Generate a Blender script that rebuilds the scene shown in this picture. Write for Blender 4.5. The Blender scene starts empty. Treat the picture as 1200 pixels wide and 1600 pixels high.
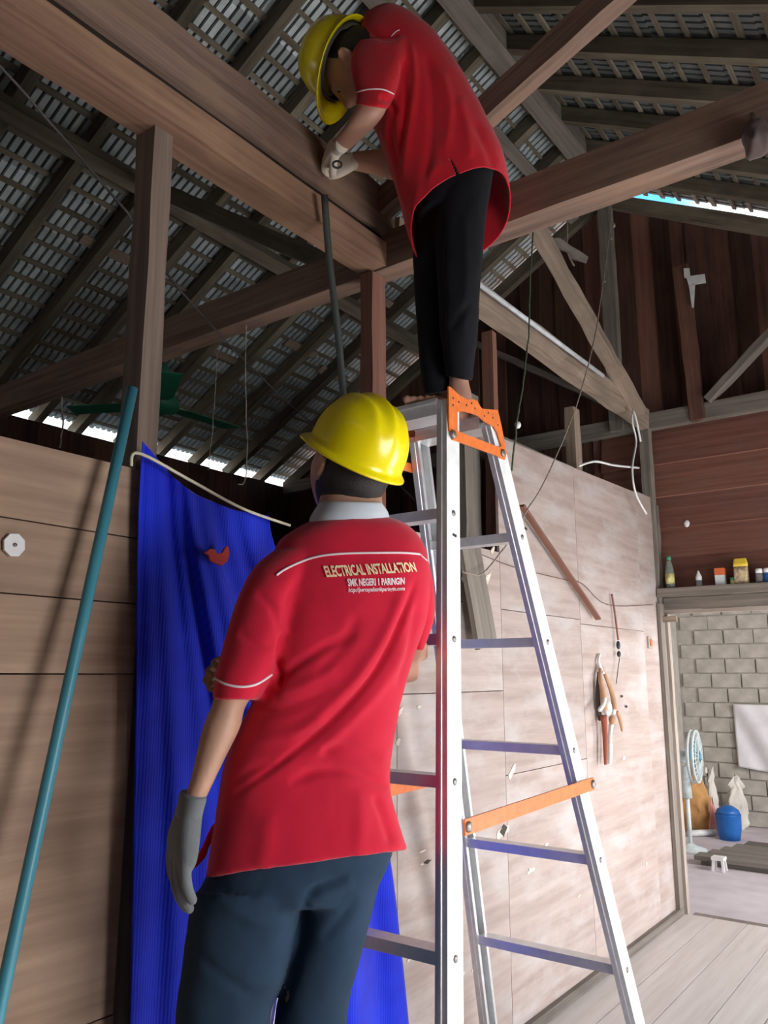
import bpy, bmesh, math, random
import numpy as np
from mathutils import Vector, Matrix, noise
from mathutils.bvhtree import BVHTree

random.seed(7)
SC = bpy.context.scene
COL = SC.collection
PI = math.pi

# ------------------------------------------------------------------ camera
CAM_H, CAM_F, CAM_PITCH, CAM_YAW = 1.3, 1254.0, math.radians(11.36), math.radians(36.46)
cd = bpy.data.cameras.new('camera')
cam = bpy.data.objects.new('camera', cd)
COL.objects.link(cam)
cam.location = (0, 0, CAM_H)
cam.rotation_euler = (PI / 2 + CAM_PITCH, 0, CAM_YAW - PI / 2)
cd.sensor_fit = 'VERTICAL'
cd.sensor_height = 36.0
cd.lens = CAM_F / 1600.0 * 36.0
cd.clip_start = 0.02
SC.camera = cam

# ------------------------------------------------------------------ world, lights, exposure
SC.view_settings.view_transform = 'Standard'
SC.view_settings.look = 'None'
SC.view_settings.gamma = 1.0
SC.view_settings.use_curve_mapping = False
SC.view_settings.exposure = 0.2
W = bpy.data.worlds.new('world')
SC.world = W
W.use_nodes = True
wn = W.node_tree
wn.nodes.clear()


def wnode(t, **k):
    n = wn.nodes.new(t)
    for a, b in k.items():
        setattr(n, a, b)
    return n


w_out = wnode('ShaderNodeOutputWorld')
w_bg = wnode('ShaderNodeBackground')
w_tc = wnode('ShaderNodeTexCoord')
w_ns = wnode('ShaderNodeTexNoise')
w_ns.inputs['Scale'].default_value = 5.0
w_ns.inputs['Detail'].default_value = 5.0
w_rp = wnode('ShaderNodeValToRGB')
w_rp.color_ramp.elements[0].position = 0.42
w_rp.color_ramp.elements[0].color = (0.10, 0.45, 1.0, 1)
w_rp.color_ramp.elements[1].position = 0.56
w_rp.color_ramp.elements[1].color = (1.0, 1.0, 1.0, 1)
wn.links.new(w_tc.outputs['Generated'], w_ns.inputs['Vector'])
w_sx = wnode('ShaderNodeSeparateXYZ')
wn.links.new(w_tc.outputs['Generated'], w_sx.inputs['Vector'])
w_mr = wnode('ShaderNodeMapRange')
w_mr.inputs['From Min'].default_value = 0.32
w_mr.inputs['From Max'].default_value = 0.52
w_mr.inputs['To Min'].default_value = 0.25
w_mr.inputs['To Max'].default_value = -0.13
wn.links.new(w_sx.outputs['Z'], w_mr.inputs['Value'])
w_ad = wnode('ShaderNodeMath', operation='ADD')
wn.links.new(w_ns.outputs['Fac'], w_ad.inputs[0])
wn.links.new(w_mr.outputs['Result'], w_ad.inputs[1])
wn.links.new(w_ad.outputs[0], w_rp.inputs['Fac'])
wn.links.new(w_rp.outputs['Color'], w_bg.inputs['Color'])
w_bg.inputs['Strength'].default_value = 2.2
wn.links.new(w_bg.outputs['Background'], w_out.inputs['Surface'])


def area(name, loc, target, sx, sy, power, color=(1, 1, 1)):
    ld = bpy.data.lights.new(name, 'AREA')
    ld.shape = 'RECTANGLE'
    ld.size, ld.size_y = sx, sy
    ld.energy = power
    ld.color = color
    o = bpy.data.objects.new(name, ld)
    COL.objects.link(o)
    o.location = loc
    d = Vector(target) - Vector(loc)
    o.rotation_euler = d.to_track_quat('-Z', 'Y').to_euler()
    return o


# daylight coming in by the open house door on the near side, low and to the right of the camera
area('door_daylight', (3.55, -1.14, 0.66), (3.55, 1.5, 0.36), 1.1, 1.2, 47, (0.95, 0.97, 1.0))
# sunlight falling in by the door onto the floor just right of the frame
sd_ = bpy.data.lights.new('sun', 'SUN')
sd_.energy = 17.0
sd_.angle = math.radians(1.0)
sd_.color = (1.0, 0.98, 0.95)
sun = bpy.data.objects.new('sun', sd_)
COL.objects.link(sun)
sun.rotation_euler = Vector((0.04, 0.66, -0.74)).to_track_quat('-Z', 'Y').to_euler()
# daylight from a small window in the near wall beside the camera
area('window_daylight', (1.3, -1.15, 1.25), (0.9, 1.5, 0.8), 0.9, 0.9, 28, (0.97, 0.98, 1.0))
# daylight in the kitchen beyond the doorway
area('kitchen_daylight', (5.9, -0.9, 1.7), (6.2, 1.2, 0.0), 1.2, 1.4, 75, (1.0, 0.97, 0.98))

# ------------------------------------------------------------------ geometry of the view, to turn measured points into places
FWD_H = Vector((math.cos(CAM_YAW), math.sin(CAM_YAW), 0))
RIGHT = Vector((math.sin(CAM_YAW), -math.cos(CAM_YAW), 0))
UPW = Vector((0, 0, 1))
FWD = FWD_H * math.cos(CAM_PITCH) + UPW * math.sin(CAM_PITCH)
UPC = -FWD_H * math.sin(CAM_PITCH) + UPW * math.cos(CAM_PITCH)
CP = Vector((0, 0, CAM_H))


def ray(x, y):
    return FWD * CAM_F + RIGHT * (x - 600) - UPC * (y - 800)


def onX(x, y, X):
    d = ray(x, y)
    return CP + d * (X / d.x)


def onY(x, y, Y):
    d = ray(x, y)
    return CP + d * (Y / d.y)


def onZ(x, y, z):
    d = ray(x, y)
    return CP + d * ((z - CAM_H) / d.z)


def onD(x, y, D):
    d = ray(x, y)
    return CP + d * (D / d.dot(FWD_H))


def proj(p):
    v = Vector(p) - CP
    w = v.dot(FWD)
    return 600 + CAM_F * v.dot(RIGHT) / w, 800 - CAM_F * v.dot(UPC) / w


# ------------------------------------------------------------------ house dimensions
YW = 1.522          # plywood partition
XG = 4.853          # gable wall with the doorway
YR, ZR, SL = 1.736, 4.59, 0.56   # ridge and roof slope
XB = 2.02           # tie beam
YE = 4.74           # back eave
YN = 2 * YR - YE    # near eave


def roof_z(y):
    return ZR - SL * abs(y - YR)


def roofL(x, y, off=0.0):
    d = ray(x, y)
    t = (ZR - off + SL * YR - CAM_H) / (d.z + SL * d.y)
    return CP + d * t


# ------------------------------------------------------------------ materials
def mat_base(name, rough=0.6, metal=0.0, spec=0.5):
    m = bpy.data.materials.new(name)
    m.use_nodes = True
    nt = m.node_tree
    b = nt.nodes['Principled BSDF']
    b.inputs['Roughness'].default_value = rough
    b.inputs['Metallic'].default_value = metal
    b.inputs['Specular IOR Level'].default_value = spec
    return m, nt, b


def ramp(nt, stops):
    r = nt.nodes.new('ShaderNodeValToRGB')
    e = r.color_ramp.elements
    e[0].position, e[0].color = stops[0][0], (*stops[0][1], 1)
    e[1].position, e[1].color = stops[-1][0], (*stops[-1][1], 1)
    for p, c in stops[1:-1]:
        n = e.new(p)
        n.color = (*c, 1)
    return r


def noise_node(nt, vec, scale, detail=4, rough=0.55):
    n = nt.nodes.new('ShaderNodeTexNoise')
    n.inputs['Scale'].default_value = scale
    n.inputs['Detail'].default_value = detail
    n.inputs['Roughness'].default_value = rough
    if vec is not None:
        nt.links.new(vec, n.inputs['Vector'])
    return n


def bump(nt, b, height, strength, dist=0.004):
    bp = nt.nodes.new('ShaderNodeBump')
    bp.inputs['Strength'].default_value = strength
    bp.inputs['Distance'].default_value = dist
    nt.links.new(height, bp.inputs['Height'])
    nt.links.new(bp.outputs['Normal'], b.inputs['Normal'])


def mix(nt, fac, a, b, blend='MIX'):
    m = nt.nodes.new('ShaderNodeMix')
    m.data_type = 'RGBA'
    m.blend_type = blend
    if isinstance(fac, float):
        m.inputs[0].default_value = fac
    else:
        nt.links.new(fac, m.inputs[0])
    for i, v in ((6, a), (7, b)):
        if isinstance(v, tuple):
            m.inputs[i].default_value = (*v, 1)
        else:
            nt.links.new(v, m.inputs[i])
    return m.outputs[2]


def uv_vec(nt, sx, sy, rnd=True):
    uv = nt.nodes.new('ShaderNodeUVMap')
    mp = nt.nodes.new('ShaderNodeMapping')
    mp.inputs['Scale'].default_value = (sx, sy, 1)
    nt.links.new(uv.outputs['UV'], mp.inputs['Vector'])
    if rnd:
        oi = nt.nodes.new('ShaderNodeObjectInfo')
        mul = nt.nodes.new('ShaderNodeMath')
        mul.operation = 'MULTIPLY'
        mul.inputs[1].default_value = 57.0
        nt.links.new(oi.outputs['Random'], mul.inputs[0])
        cb = nt.nodes.new('ShaderNodeCombineXYZ')
        nt.links.new(mul.outputs[0], cb.inputs['X'])
        nt.links.new(mul.outputs[0], cb.inputs['Z'])
        nt.links.new(cb.outputs[0], mp.inputs['Location'])
    return mp.outputs['Vector']


def obj_vec(nt, scale=(1, 1, 1)):
    tc = nt.nodes.new('ShaderNodeTexCoord')
    mp = nt.nodes.new('ShaderNodeMapping')
    mp.inputs['Scale'].default_value = scale
    nt.links.new(tc.outputs['Object'], mp.inputs['Vector'])
    return mp.outputs['Vector']


def wood(name, c_dark, c_light, rough=0.8, stain=None, stain_amt=0.5, vary=0.35, grain=45, bumpy=0.5, spec=0.25):
    m, nt, b = mat_base(name, rough, 0, spec)
    v = uv_vec(nt, 1.6, grain)
    n1 = noise_node(nt, v, 1.0, 6, 0.6)
    r = ramp(nt, [(0.3, c_dark), (0.7, c_light)])
    nt.links.new(n1.outputs['Fac'], r.inputs['Fac'])
    col = r.outputs['Color']
    v2 = uv_vec(nt, 1.0, 2.2)
    n2 = noise_node(nt, v2, 3.0, 5, 0.62)
    if stain is not None:
        r2 = ramp(nt, [(0.46, (0, 0, 0)), (0.66, (stain_amt,) * 3)])
        nt.links.new(n2.outputs['Fac'], r2.inputs['Fac'])
        col = mix(nt, r2.outputs['Color'], col, stain)
    oi = nt.nodes.new('ShaderNodeObjectInfo')
    mr = nt.nodes.new('ShaderNodeMapRange')
    mr.inputs['To Min'].default_value = 1 - vary
    mr.inputs['To Max'].default_value = 1 + vary
    nt.links.new(oi.outputs['Random'], mr.inputs['Value'])
    hsv = nt.nodes.new('ShaderNodeHueSaturation')
    nt.links.new(mr.outputs['Result'], hsv.inputs['Value'])
    nt.links.new(col, hsv.inputs['Color'])
    nt.links.new(hsv.outputs['Color'], b.inputs['Base Color'])
    bump(nt, b, n1.outputs['Fac'], bumpy)
    return m


def plain(name, c, rough=0.5, metal=0.0, var=0.12, scale=14, spec=0.5, bmp=0.0, c2=None, bscale=None):
    m, nt, b = mat_base(name, rough, metal, spec)
    v = obj_vec(nt)
    n = noise_node(nt, v, scale, 4)
    lo = tuple(x * (1 - var) for x in c)
    hi = c2 if c2 else tuple(min(1, x * (1 + var)) for x in c)
    r = ramp(nt, [(0.35, lo), (0.68, hi)])
    nt.links.new(n.outputs['Fac'], r.inputs['Fac'])
    nt.links.new(r.outputs['Color'], b.inputs['Base Color'])
    if bmp:
        n2 = noise_node(nt, v, bscale or scale * 6, 3)
        bump(nt, b, n2.outputs['Fac'], bmp, 0.002)
    return m


def fabric(name, c, rough=0.9, weave=900, var=0.1, bmp=0.25, sheen=0.2):
    m, nt, b = mat_base(name, rough, 0, 0.2)
    v = obj_vec(nt)
    n = noise_node(nt, v, 6, 5)
    r = ramp(nt, [(0.3, tuple(x * (1 - var) for x in c)), (0.7, tuple(min(1, x * (1 + var)) for x in c))])
    nt.links.new(n.outputs['Fac'], r.inputs['Fac'])
    nt.links.new(r.outputs['Color'], b.inputs['Base Color'])
    b.inputs['Sheen Weight'].default_value = sheen
    n2 = noise_node(nt, v, weave, 2)
    bump(nt, b, n2.outputs['Fac'], bmp, 0.001)
    return m


M = {}
M['roof_wood'] = wood('roof_timber', (0.095, 0.076, 0.056), (0.20, 0.165, 0.122), 0.85, (0.27, 0.24, 0.165), 0.5)
M['beam'] = wood('old_beam_timber', (0.11, 0.072, 0.056), (0.25, 0.165, 0.125), 0.85, (0.28, 0.17, 0.11), 0.6, 0.12)
M['beam_orange'] = wood('orange_brown_timber', (0.18, 0.098, 0.066), (0.36, 0.21, 0.14), 0.85, (0.42, 0.26, 0.15), 0.5, 0.08)
M['post'] = wood('post_timber', (0.13, 0.095, 0.075), (0.24, 0.175, 0.14), 0.85, None, 0.5, 0.1)
M['red_post'] = wood('reddish_timber', (0.16, 0.075, 0.055), (0.27, 0.13, 0.095), 0.8, None, 0.5, 0.1)
M['pale_wood'] = wood('pale_timber', (0.22, 0.165, 0.125), (0.40, 0.31, 0.24), 0.85, (0.16, 0.12, 0.09), 0.5, 0.12)
M['grey_wood'] = wood('grey_timber', (0.15, 0.13, 0.11), (0.27, 0.235, 0.20), 0.9, (0.10, 0.08, 0.07), 0.4, 0.15)
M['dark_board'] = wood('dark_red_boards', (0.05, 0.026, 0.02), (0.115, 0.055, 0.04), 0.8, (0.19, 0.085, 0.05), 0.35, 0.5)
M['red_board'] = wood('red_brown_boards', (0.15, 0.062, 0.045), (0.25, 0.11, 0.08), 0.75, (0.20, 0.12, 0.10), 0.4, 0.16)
M['plank'] = wood('left_wall_boards', (0.27, 0.175, 0.12), (0.44, 0.30, 0.21), 0.7, (0.30, 0.20, 0.15), 0.5, 0.10, 30, 0.25)
M['ply'] = wood('weathered_plywood', (0.35, 0.265, 0.228), (0.50, 0.41, 0.37), 0.55, (0.58, 0.55, 0.545), 0.55, 0.07, 22, 0.25, 0.45)
M['floor'] = wood('floor_planks', (0.50, 0.46, 0.43), (0.66, 0.62, 0.59), 0.45, (0.60, 0.55, 0.50), 0.5, 0.07, 28, 0.2, 0.5)
M['scar'] = plain('bare_scar', (0.72, 0.66, 0.56), 0.8, 0, 0.15, 60)
M['gap_shade'] = wood('gap_shade_black', (0.012, 0.009, 0.007), (0.03, 0.02, 0.016), 0.95)  # near-black colour standing for the shade in the beam gap
M['jamb'] = wood('door_jamb_timber', (0.30, 0.25, 0.21), (0.46, 0.40, 0.35), 0.8, (0.2, 0.16, 0.13), 0.4, 0.1)


def roofing():
    m, nt, b = mat_base('galvanised_roofing', 0.45, 0.15, 0.5)
    v = obj_vec(nt)
    n = noise_node(nt, v, 3.0, 5, 0.6)
    r = ramp(nt, [(0.30, (0.24, 0.275, 0.27)), (0.52, (0.56, 0.62, 0.62)), (0.72, (0.82, 0.88, 0.89))])
    nt.links.new(n.outputs['Fac'], r.inputs['Fac'])
    oi = nt.nodes.new('ShaderNodeObjectInfo')
    mr = nt.nodes.new('ShaderNodeMapRange')
    mr.inputs['To Min'].default_value = 0.65
    mr.inputs['To Max'].default_value = 1.2
    nt.links.new(oi.outputs['Random'], mr.inputs['Value'])
    hsv = nt.nodes.new('ShaderNodeHueSaturation')
    nt.links.new(mr.outputs['Result'], hsv.inputs['Value'])
    nt.links.new(r.outputs['Color'], hsv.inputs['Color'])
    nt.links.new(hsv.outputs['Color'], b.inputs['Base Color'])
    return m


M['roofing'] = roofing()
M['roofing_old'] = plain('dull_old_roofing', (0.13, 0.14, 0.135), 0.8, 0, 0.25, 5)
M['groove'] = plain('recess_shade', (0.07, 0.055, 0.045), 0.9, 0, 0.3)  # shade inside the sheet grooves put into the colour; plywood holes share it
M['alu'] = plain('brushed_aluminium', (0.74, 0.75, 0.76), 0.38, 0.75, 0.06, 30)
M['alu_lit'] = plain('lit_web_aluminium', (0.90, 0.93, 0.92), 0.4, 0.05, 0.08, 25)  # lighter copy of the aluminium: light on the outer rail webs, painted in
M['orange'] = plain('orange_painted_steel', (0.82, 0.20, 0.045), 0.45, 0, 0.12, 40)
M['steel'] = plain('dull_steel', (0.30, 0.28, 0.27), 0.45, 0.7)
M['black'] = plain('black_plastic', (0.025, 0.025, 0.027), 0.5)
M['red'] = fabric('red_drill_cloth', (0.57, 0.009, 0.036), 0.85)
M['red2'] = fabric('red_drill_cloth_deep', (0.52, 0.006, 0.018), 0.85)
M['piping'] = fabric('pale_piping', (0.75, 0.62, 0.66), 0.9)
M['collar'] = fabric('pale_blue_cotton', (0.60, 0.64, 0.70), 0.9)
M['navy'] = fabric('navy_trouser_cloth', (0.019, 0.040, 0.072), 0.92, 700, 0.2, 0.25, 0.03)
M['blackcloth'] = fabric('black_trouser_cloth', (0.008, 0.008, 0.011), 0.92, 700, 0.1, 0.25, 0.02)
M['skin'] = plain('tan_skin', (0.50, 0.285, 0.195), 0.5, 0, 0.08, 12, 0.4, 0.1)
M['skin2'] = plain('brown_skin', (0.47, 0.26, 0.185), 0.5, 0, 0.08, 12, 0.4, 0.1)
M['hair'] = plain('black_hair', (0.018, 0.014, 0.013), 0.6, 0, 0.3, 200, 0.4, 0.6, None, 400)
M['yellow'] = plain('yellow_hat_plastic', (0.88, 0.72, 0.004), 0.24, 0, 0.05, 6)
M['liner'] = plain('dark_hat_liner', (0.05, 0.045, 0.035), 0.8)
M['grey_knit'] = fabric('grey_knit', (0.16, 0.175, 0.18), 0.95, 500, 0.15, 0.6)
M['white_knit'] = fabric('off_white_knit', (0.66, 0.60, 0.50), 0.95, 500, 0.12, 0.6)
M['tan_knit'] = fabric('tan_knit', (0.34, 0.20, 0.10), 0.95, 500, 0.12, 0.6)
M['eye_white'] = plain('eye_white', (0.45, 0.40, 0.36), 0.3)
M['white'] = plain('white_plastic', (0.80, 0.80, 0.79), 0.4)
M['cream'] = plain('cream_cord', (0.70, 0.64, 0.45), 0.8)
M['greenrope'] = plain('green_rope', (0.10, 0.13, 0.075), 0.9, 0, 0.3, 60)
M['greyrope'] = plain('dusty_cord', (0.30, 0.25, 0.20), 0.9, 0, 0.3, 60)
M['wire'] = plain('dark_wire', (0.05, 0.04, 0.04), 0.6)
M['brownwire'] = plain('brown_wire', (0.17, 0.10, 0.08), 0.7)
M['redwire'] = plain('red_cable', (0.27, 0.10, 0.075), 0.6)
M['bluepipe'] = plain('blue_pipe', (0.06, 0.28, 0.36), 0.4, 0, 0.1, 5)
M['greypipe'] = plain('dark_conduit', (0.06, 0.07, 0.065), 0.5)
M['whitepipe'] = plain('pale_conduit', (0.55, 0.58, 0.60), 0.45)
M['greenfan'] = plain('green_enamel', (0.02, 0.19, 0.10), 0.5)
M['concrete'] = plain('kitchen_concrete', (0.58, 0.53, 0.56), 0.6, 0, 0.12, 4, 0.4, 0.2)
M['blockm'] = plain('concrete_block', (0.45, 0.42, 0.37), 0.95, 0, 0.14, 9, 0.2, 0.6, None, 80)
M['mortar'] = plain('mortar', (0.46, 0.43, 0.38), 0.95, 0, 0.1, 20, 0.2, 0.5)
M['ground'] = plain('sandy_yard', (0.42, 0.38, 0.32), 0.95, 0, 0.2, 1.5)
M['paper_red'] = plain('red_paper', (0.62, 0.06, 0.05), 0.8)
M['tan_fur'] = fabric('tan_plush', (0.50, 0.30, 0.18), 0.95, 300, 0.2, 0.6)
M['brown_fur'] = fabric('brown_plush', (0.33, 0.10, 0.06), 0.95, 300, 0.2, 0.6)
M['white_fur'] = fabric('white_plush', (0.80, 0.78, 0.75), 0.95, 300, 0.1, 0.6)
M['dark_fur'] = fabric('dark_plush', (0.10, 0.075, 0.07), 0.95, 300, 0.2, 0.6)
M['text_cream'] = plain('cream_print', (0.86, 0.68, 0.42), 0.8)
M['text_white'] = plain('white_print', (0.85, 0.72, 0.74), 0.8)
M['green_plastic'] = plain('green_plastic', (0.05, 0.33, 0.17), 0.4)
M['yellow_pack'] = plain('yellow_pack', (0.80, 0.58, 0.06), 0.5, 0, 0.1)
M['pink_print'] = plain('pink_print', (0.62, 0.42, 0.36), 0.5, 0, 0.4, 60, 0.5, 0, (0.72, 0.6, 0.3))
M['orange_lid'] = plain('orange_lid', (0.72, 0.16, 0.05), 0.5)
M['label_yellow'] = plain('pale_yellow_label', (0.72, 0.66, 0.28), 0.6, 0, 0.3, 60)
M['tan_sack'] = fabric('tan_sack', (0.50, 0.27, 0.10), 0.8, 200, 0.25)
M['white_sack'] = fabric('white_sack', (0.66, 0.63, 0.57), 0.8, 200, 0.15)
M['blue_plastic'] = plain('blue_plastic', (0.01, 0.12, 0.42), 0.4)
M['pink_plastic'] = plain('pink_plastic', (0.60, 0.25, 0.22), 0.5)
M['teal'] = plain('teal_blade', (0.10, 0.30, 0.38), 0.4)
M['fanwhite'] = plain('pale_fan_plastic', (0.62, 0.70, 0.70), 0.5)
M['white_cloth'] = fabric('white_cloth', (0.70, 0.69, 0.70), 0.9)
M['mat'] = wood('dark_platform_planks', (0.13, 0.115, 0.10), (0.22, 0.195, 0.17), 0.85, None, 0.5, 0.2)


def glassy(name, c, rough=0.12):
    m, nt, b = mat_base(name, rough)
    n = noise_node(nt, obj_vec(nt), 8)
    r = ramp(nt, [(0.3, tuple(x * .9 for x in c)), (0.7, c)])
    nt.links.new(n.outputs['Fac'], r.inputs['Fac'])
    nt.links.new(r.outputs['Color'], b.inputs['Base Color'])
    b.inputs['Transmission Weight'].default_value = 0.75
    b.inputs['IOR'].default_value = 1.4
    return m


M['bottle'] = glassy('clear_green_bottle', (0.62, 0.75, 0.66))
M['jarglass'] = glassy('clear_jar', (0.75, 0.80, 0.84))


def curtain_mat():
    m, nt, b = mat_base('blue_net_cloth', 0.75, 0, 0.2)
    v = obj_vec(nt)
    w = nt.nodes.new('ShaderNodeTexWave')
    w.inputs['Scale'].default_value = 42
    w.inputs['Distortion'].default_value = 1.5
    w.inputs['Detail'].default_value = 1
    nt.links.new(v, w.inputs['Vector'])
    n = noise_node(nt, v, 5, 4)
    r = ramp(nt, [(0.3, (0.003, 0.010, 0.46)), (0.7, (0.008, 0.035, 0.74))])
    nt.links.new(n.outputs['Fac'], r.inputs['Fac'])
    col = mix(nt, 0.16, r.outputs['Color'], w.outputs['Color'], 'OVERLAY')
    nt.links.new(col, b.inputs['Base Color'])
    b.inputs['Sheen Weight'].default_value = 0.2
    bump(nt, b, w.outputs['Fac'], 0.25, 0.002)
    return m


M['curtain'] = curtain_mat()


# ------------------------------------------------------------------ builders
class MB:
    """collects shapes in world coordinates and links them as one mesh object"""

    def __init__(s):
        s.v, s.f, s.uv, s.mi = [], [], [], []
        s.smooth = []

    def add(s, verts, faces, uvs=None, mi=0, smooth=False):
        b = len(s.v)
        s.v += [tuple(p) for p in verts]
        for i, fc in enumerate(faces):
            s.f.append([b + k for k in fc])
            s.uv.append(uvs[i] if uvs else [(0.0, 0.0)] * len(fc))
            s.mi.append(mi)
            s.smooth.append(smooth)
        return s

    def beam(s, p0, p1, w, h, up=(0, 0, 1), seg=1, rough=0.0, mi=0, taper=1.0, v0=0.0):
        p0, p1 = Vector(p0), Vector(p1)
        d = (p1 - p0)
        L = d.length
        d.normalize()
        up = Vector(up)
        side = d.cross(up)
        if side.length < 1e-4:
            side = d.cross(Vector((1, 0, 0)))
        side.normalize()
        u = side.cross(d).normalized()
        vs, fs, us = [], [], []
        sd = random.random() * 50
        for i in range(seg + 1):
            t = i / seg
            c = p0 + d * (L * t)
            k = 1 + (taper - 1) * t
            for a, b in ((-1, -1), (1, -1), (1, 1), (-1, 1)):
                q = c + side * (a * w / 2 * k) + u * (b * h / 2 * k)
                if rough:
                    q = q + noise.noise_vector(q * 9 + Vector((sd, 0, a + 2 * b))) * rough
                vs.append(q)
        per = [0, w, w + h, 2 * w + h, 2 * (w + h)]
        for i in range(seg):
            a, b2 = L * i / seg, L * (i + 1) / seg
            for j in range(4):
                k = (j + 1) % 4
                fs.append([4 * i + j, 4 * i + k, 4 * i + 4 + k, 4 * i + 4 + j])
                us.append([(a, v0 + per[j]), (a, v0 + per[j + 1]), (b2, v0 + per[j + 1]), (b2, v0 + per[j])])
        fs.append([3, 2, 1, 0])
        us.append([(0, 0), (.02, 0), (.02, h), (0, h)])
        n = 4 * seg
        fs.append([n, n + 1, n + 2, n + 3])
        us.append([(0, 0), (.02, 0), (.02, h), (0, h)])
        return s.add(vs, fs, us, mi)

    def box(s, lo, hi, mi=0):
        lo, hi = Vector(lo), Vector(hi)
        sz = hi - lo
        ax = max(range(3), key=lambda i: sz[i])
        c = (lo + hi) / 2
        a, b = c.copy(), c.copy()
        a[ax], b[ax] = lo[ax], hi[ax]
        if ax == 2:
            return s.beam(a, b, sz.x, sz.y, (0, 1, 0), mi=mi) if False else s._zbox(lo, hi, mi)
        w = sz.y if ax == 0 else sz.x
        return s.beam(a, b, w, sz.z, mi=mi)

    def _zbox(s, lo, hi, mi):
        sz = hi - lo
        c = (lo + hi) / 2
        return s.beam((c.x, c.y, lo.z), (c.x, c.y, hi.z), sz.x, sz.y, (0, 1, 0), mi=mi)

    def tube(s, pts, r, n=8, mi=0, cap=True, smooth=True):
        pts = [Vector(p) for p in pts]
        rs = r if isinstance(r, (list, tuple)) else [r] * len(pts)
        t0 = (pts[1] - pts[0]).normalized()
        a = t0.orthogonal().normalized()
        vs, fs, us = [], [], []
        L = 0.0
        for i, p in enumerate(pts):
            t = (pts[min(i + 1, len(pts) - 1)] - pts[max(i - 1, 0)]).normalized()
            a = (a - t * a.dot(t)).normalized()
            b = t.cross(a)
            for k in range(n):
                th = 2 * PI * k / n
                vs.append(p + (a * math.cos(th) + b * math.sin(th)) * rs[i])
        for i in range(len(pts) - 1):
            L2 = L + (pts[i + 1] - pts[i]).length
            for k in range(n):
                k2 = (k + 1) % n
                fs.append([i * n + k, i * n + k2, (i + 1) * n + k2, (i + 1) * n + k])
                us.append([(L, k / n), (L, (k + 1) / n), (L2, (k + 1) / n), (L2, k / n)])
            L = L2
        if cap:
            fs.append(list(range(n - 1, -1, -1)))
            us.append([(0, 0)] * n)
            m = (len(pts) - 1) * n
            fs.append([m + k for k in range(n)])
            us.append([(0, 0)] * n)
        return s.add(vs, fs, us, mi, smooth)

    def lathe(s, base, axis, prof, n=20, mi=0, smooth=True):
        base, axis = Vector(base), Vector(axis).normalized()
        a = axis.orthogonal().normalized()
        b = axis.cross(a)
        vs, fs = [], []
        for r, h in prof:
            for k in range(n):
                th = 2 * PI * k / n
                vs.append(base + axis * h + (a * math.cos(th) + b * math.sin(th)) * max(r, 1e-4))
        for i in range(len(prof) - 1):
            for k in range(n):
                k2 = (k + 1) % n
                fs.append([i * n + k, i * n + k2, (i + 1) * n + k2, (i + 1) * n + k])
        fs.append(list(range(n - 1, -1, -1)))
        m = (len(prof) - 1) * n
        fs.append([m + k for k in range(n)])
        return s.add(vs, fs, None, mi, smooth)

    def ball(s, c, rx, ry=None, rz=None, n=14, mi=0, rot=None):
        ry = ry or rx
        rz = rz or rx
        vs, fs = [], []
        m = n // 2 + 1
        c = Vector(c)
        for i in range(m + 1):
            ph = PI * i / m
            for k in range(n):
                th = 2 * PI * k / n
                p = Vector((rx * math.sin(ph) * math.cos(th), ry * math.sin(ph) * math.sin(th), rz * math.cos(ph)))
                if i in (0, m):
                    p += Vector((1e-5 * math.cos(th), 1e-5 * math.sin(th), 0))
                if rot is not None:
                    p = rot @ p
                vs.append(c + p)
        for i in range(m):
            for k in range(n):
                k2 = (k + 1) % n
                fs.append([i * n + k, (i + 1) * n + k, (i + 1) * n + k2, i * n + k2])
        fs.append(list(range(n)))
        fs.append([m * n + k for k in range(n - 1, -1, -1)])
        return s.add(vs, fs, None, mi, True)

    def prism(s, poly, depth_vec, mi=0):
        """a flat outline (list of points) given thickness along depth_vec"""
        d = Vector(depth_vec)
        n = len(poly)
        vs = [Vector(p) for p in poly] + [Vector(p) + d for p in poly]
        us0 = [(p[0] + p[1], p[2]) for p in vs]
        fs = [list(range(n - 1, -1, -1)), [n + k for k in range(n)]]
        for k in range(n):
            k2 = (k + 1) % n
            fs.append([k, k2, n + k2, n + k])
        return s.add(vs, fs, [[us0[i] for i in f] for f in fs], mi)

    def loft(s, secs, n=28, mi=0, cap=True):
        """secs: (centre, a, b, exponent)"""
        vs, fs = [], []
        for c, a, b, e in secs:
            for k in range(n):
                th = 2 * PI * k / n
                x, y = math.cos(th), math.sin(th)
                x = math.copysign(abs(x) ** (2 / e), x)
                y = math.copysign(abs(y) ** (2 / e), y)
                vs.append(c + a * x + b * y)
        m = len(secs)
        for i in range(m - 1):
            for k in range(n):
                k2 = (k + 1) % n
                fs.append([i * n + k, i * n + k2, (i + 1) * n + k2, (i + 1) * n + k])
        if cap:
            fs.append(list(range(n - 1, -1, -1)))
            fs.append([(m - 1) * n + k for k in range(n)])
        return s.add(vs, fs, None, mi, True)

    def mesh(s, name, mats):
        me = bpy.data.meshes.new(name)
        me.from_pydata([tuple(v) for v in s.v], [], s.f)
        for m in (mats if isinstance(mats, (list, tuple)) else [mats]):
            me.materials.append(m)
        uvl = me.uv_layers.new(name='UVMap')
        flat = np.array([c for u in s.uv for p in u for c in p], dtype=np.float32)
        uvl.data.foreach_set('uv', flat)
        me.polygons.foreach_set('material_index', np.array(s.mi, dtype=np.int32))
        me.polygons.foreach_set('use_smooth', np.array(s.smooth, dtype=bool))
        me.update()
        return me

    def build(s, name, mats, parent=None, origin=None, fix=False):
        me = s.mesh(name, mats)
        if fix:
            fix_normals(me)
        return link_mesh(name, me, parent, origin)


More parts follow.
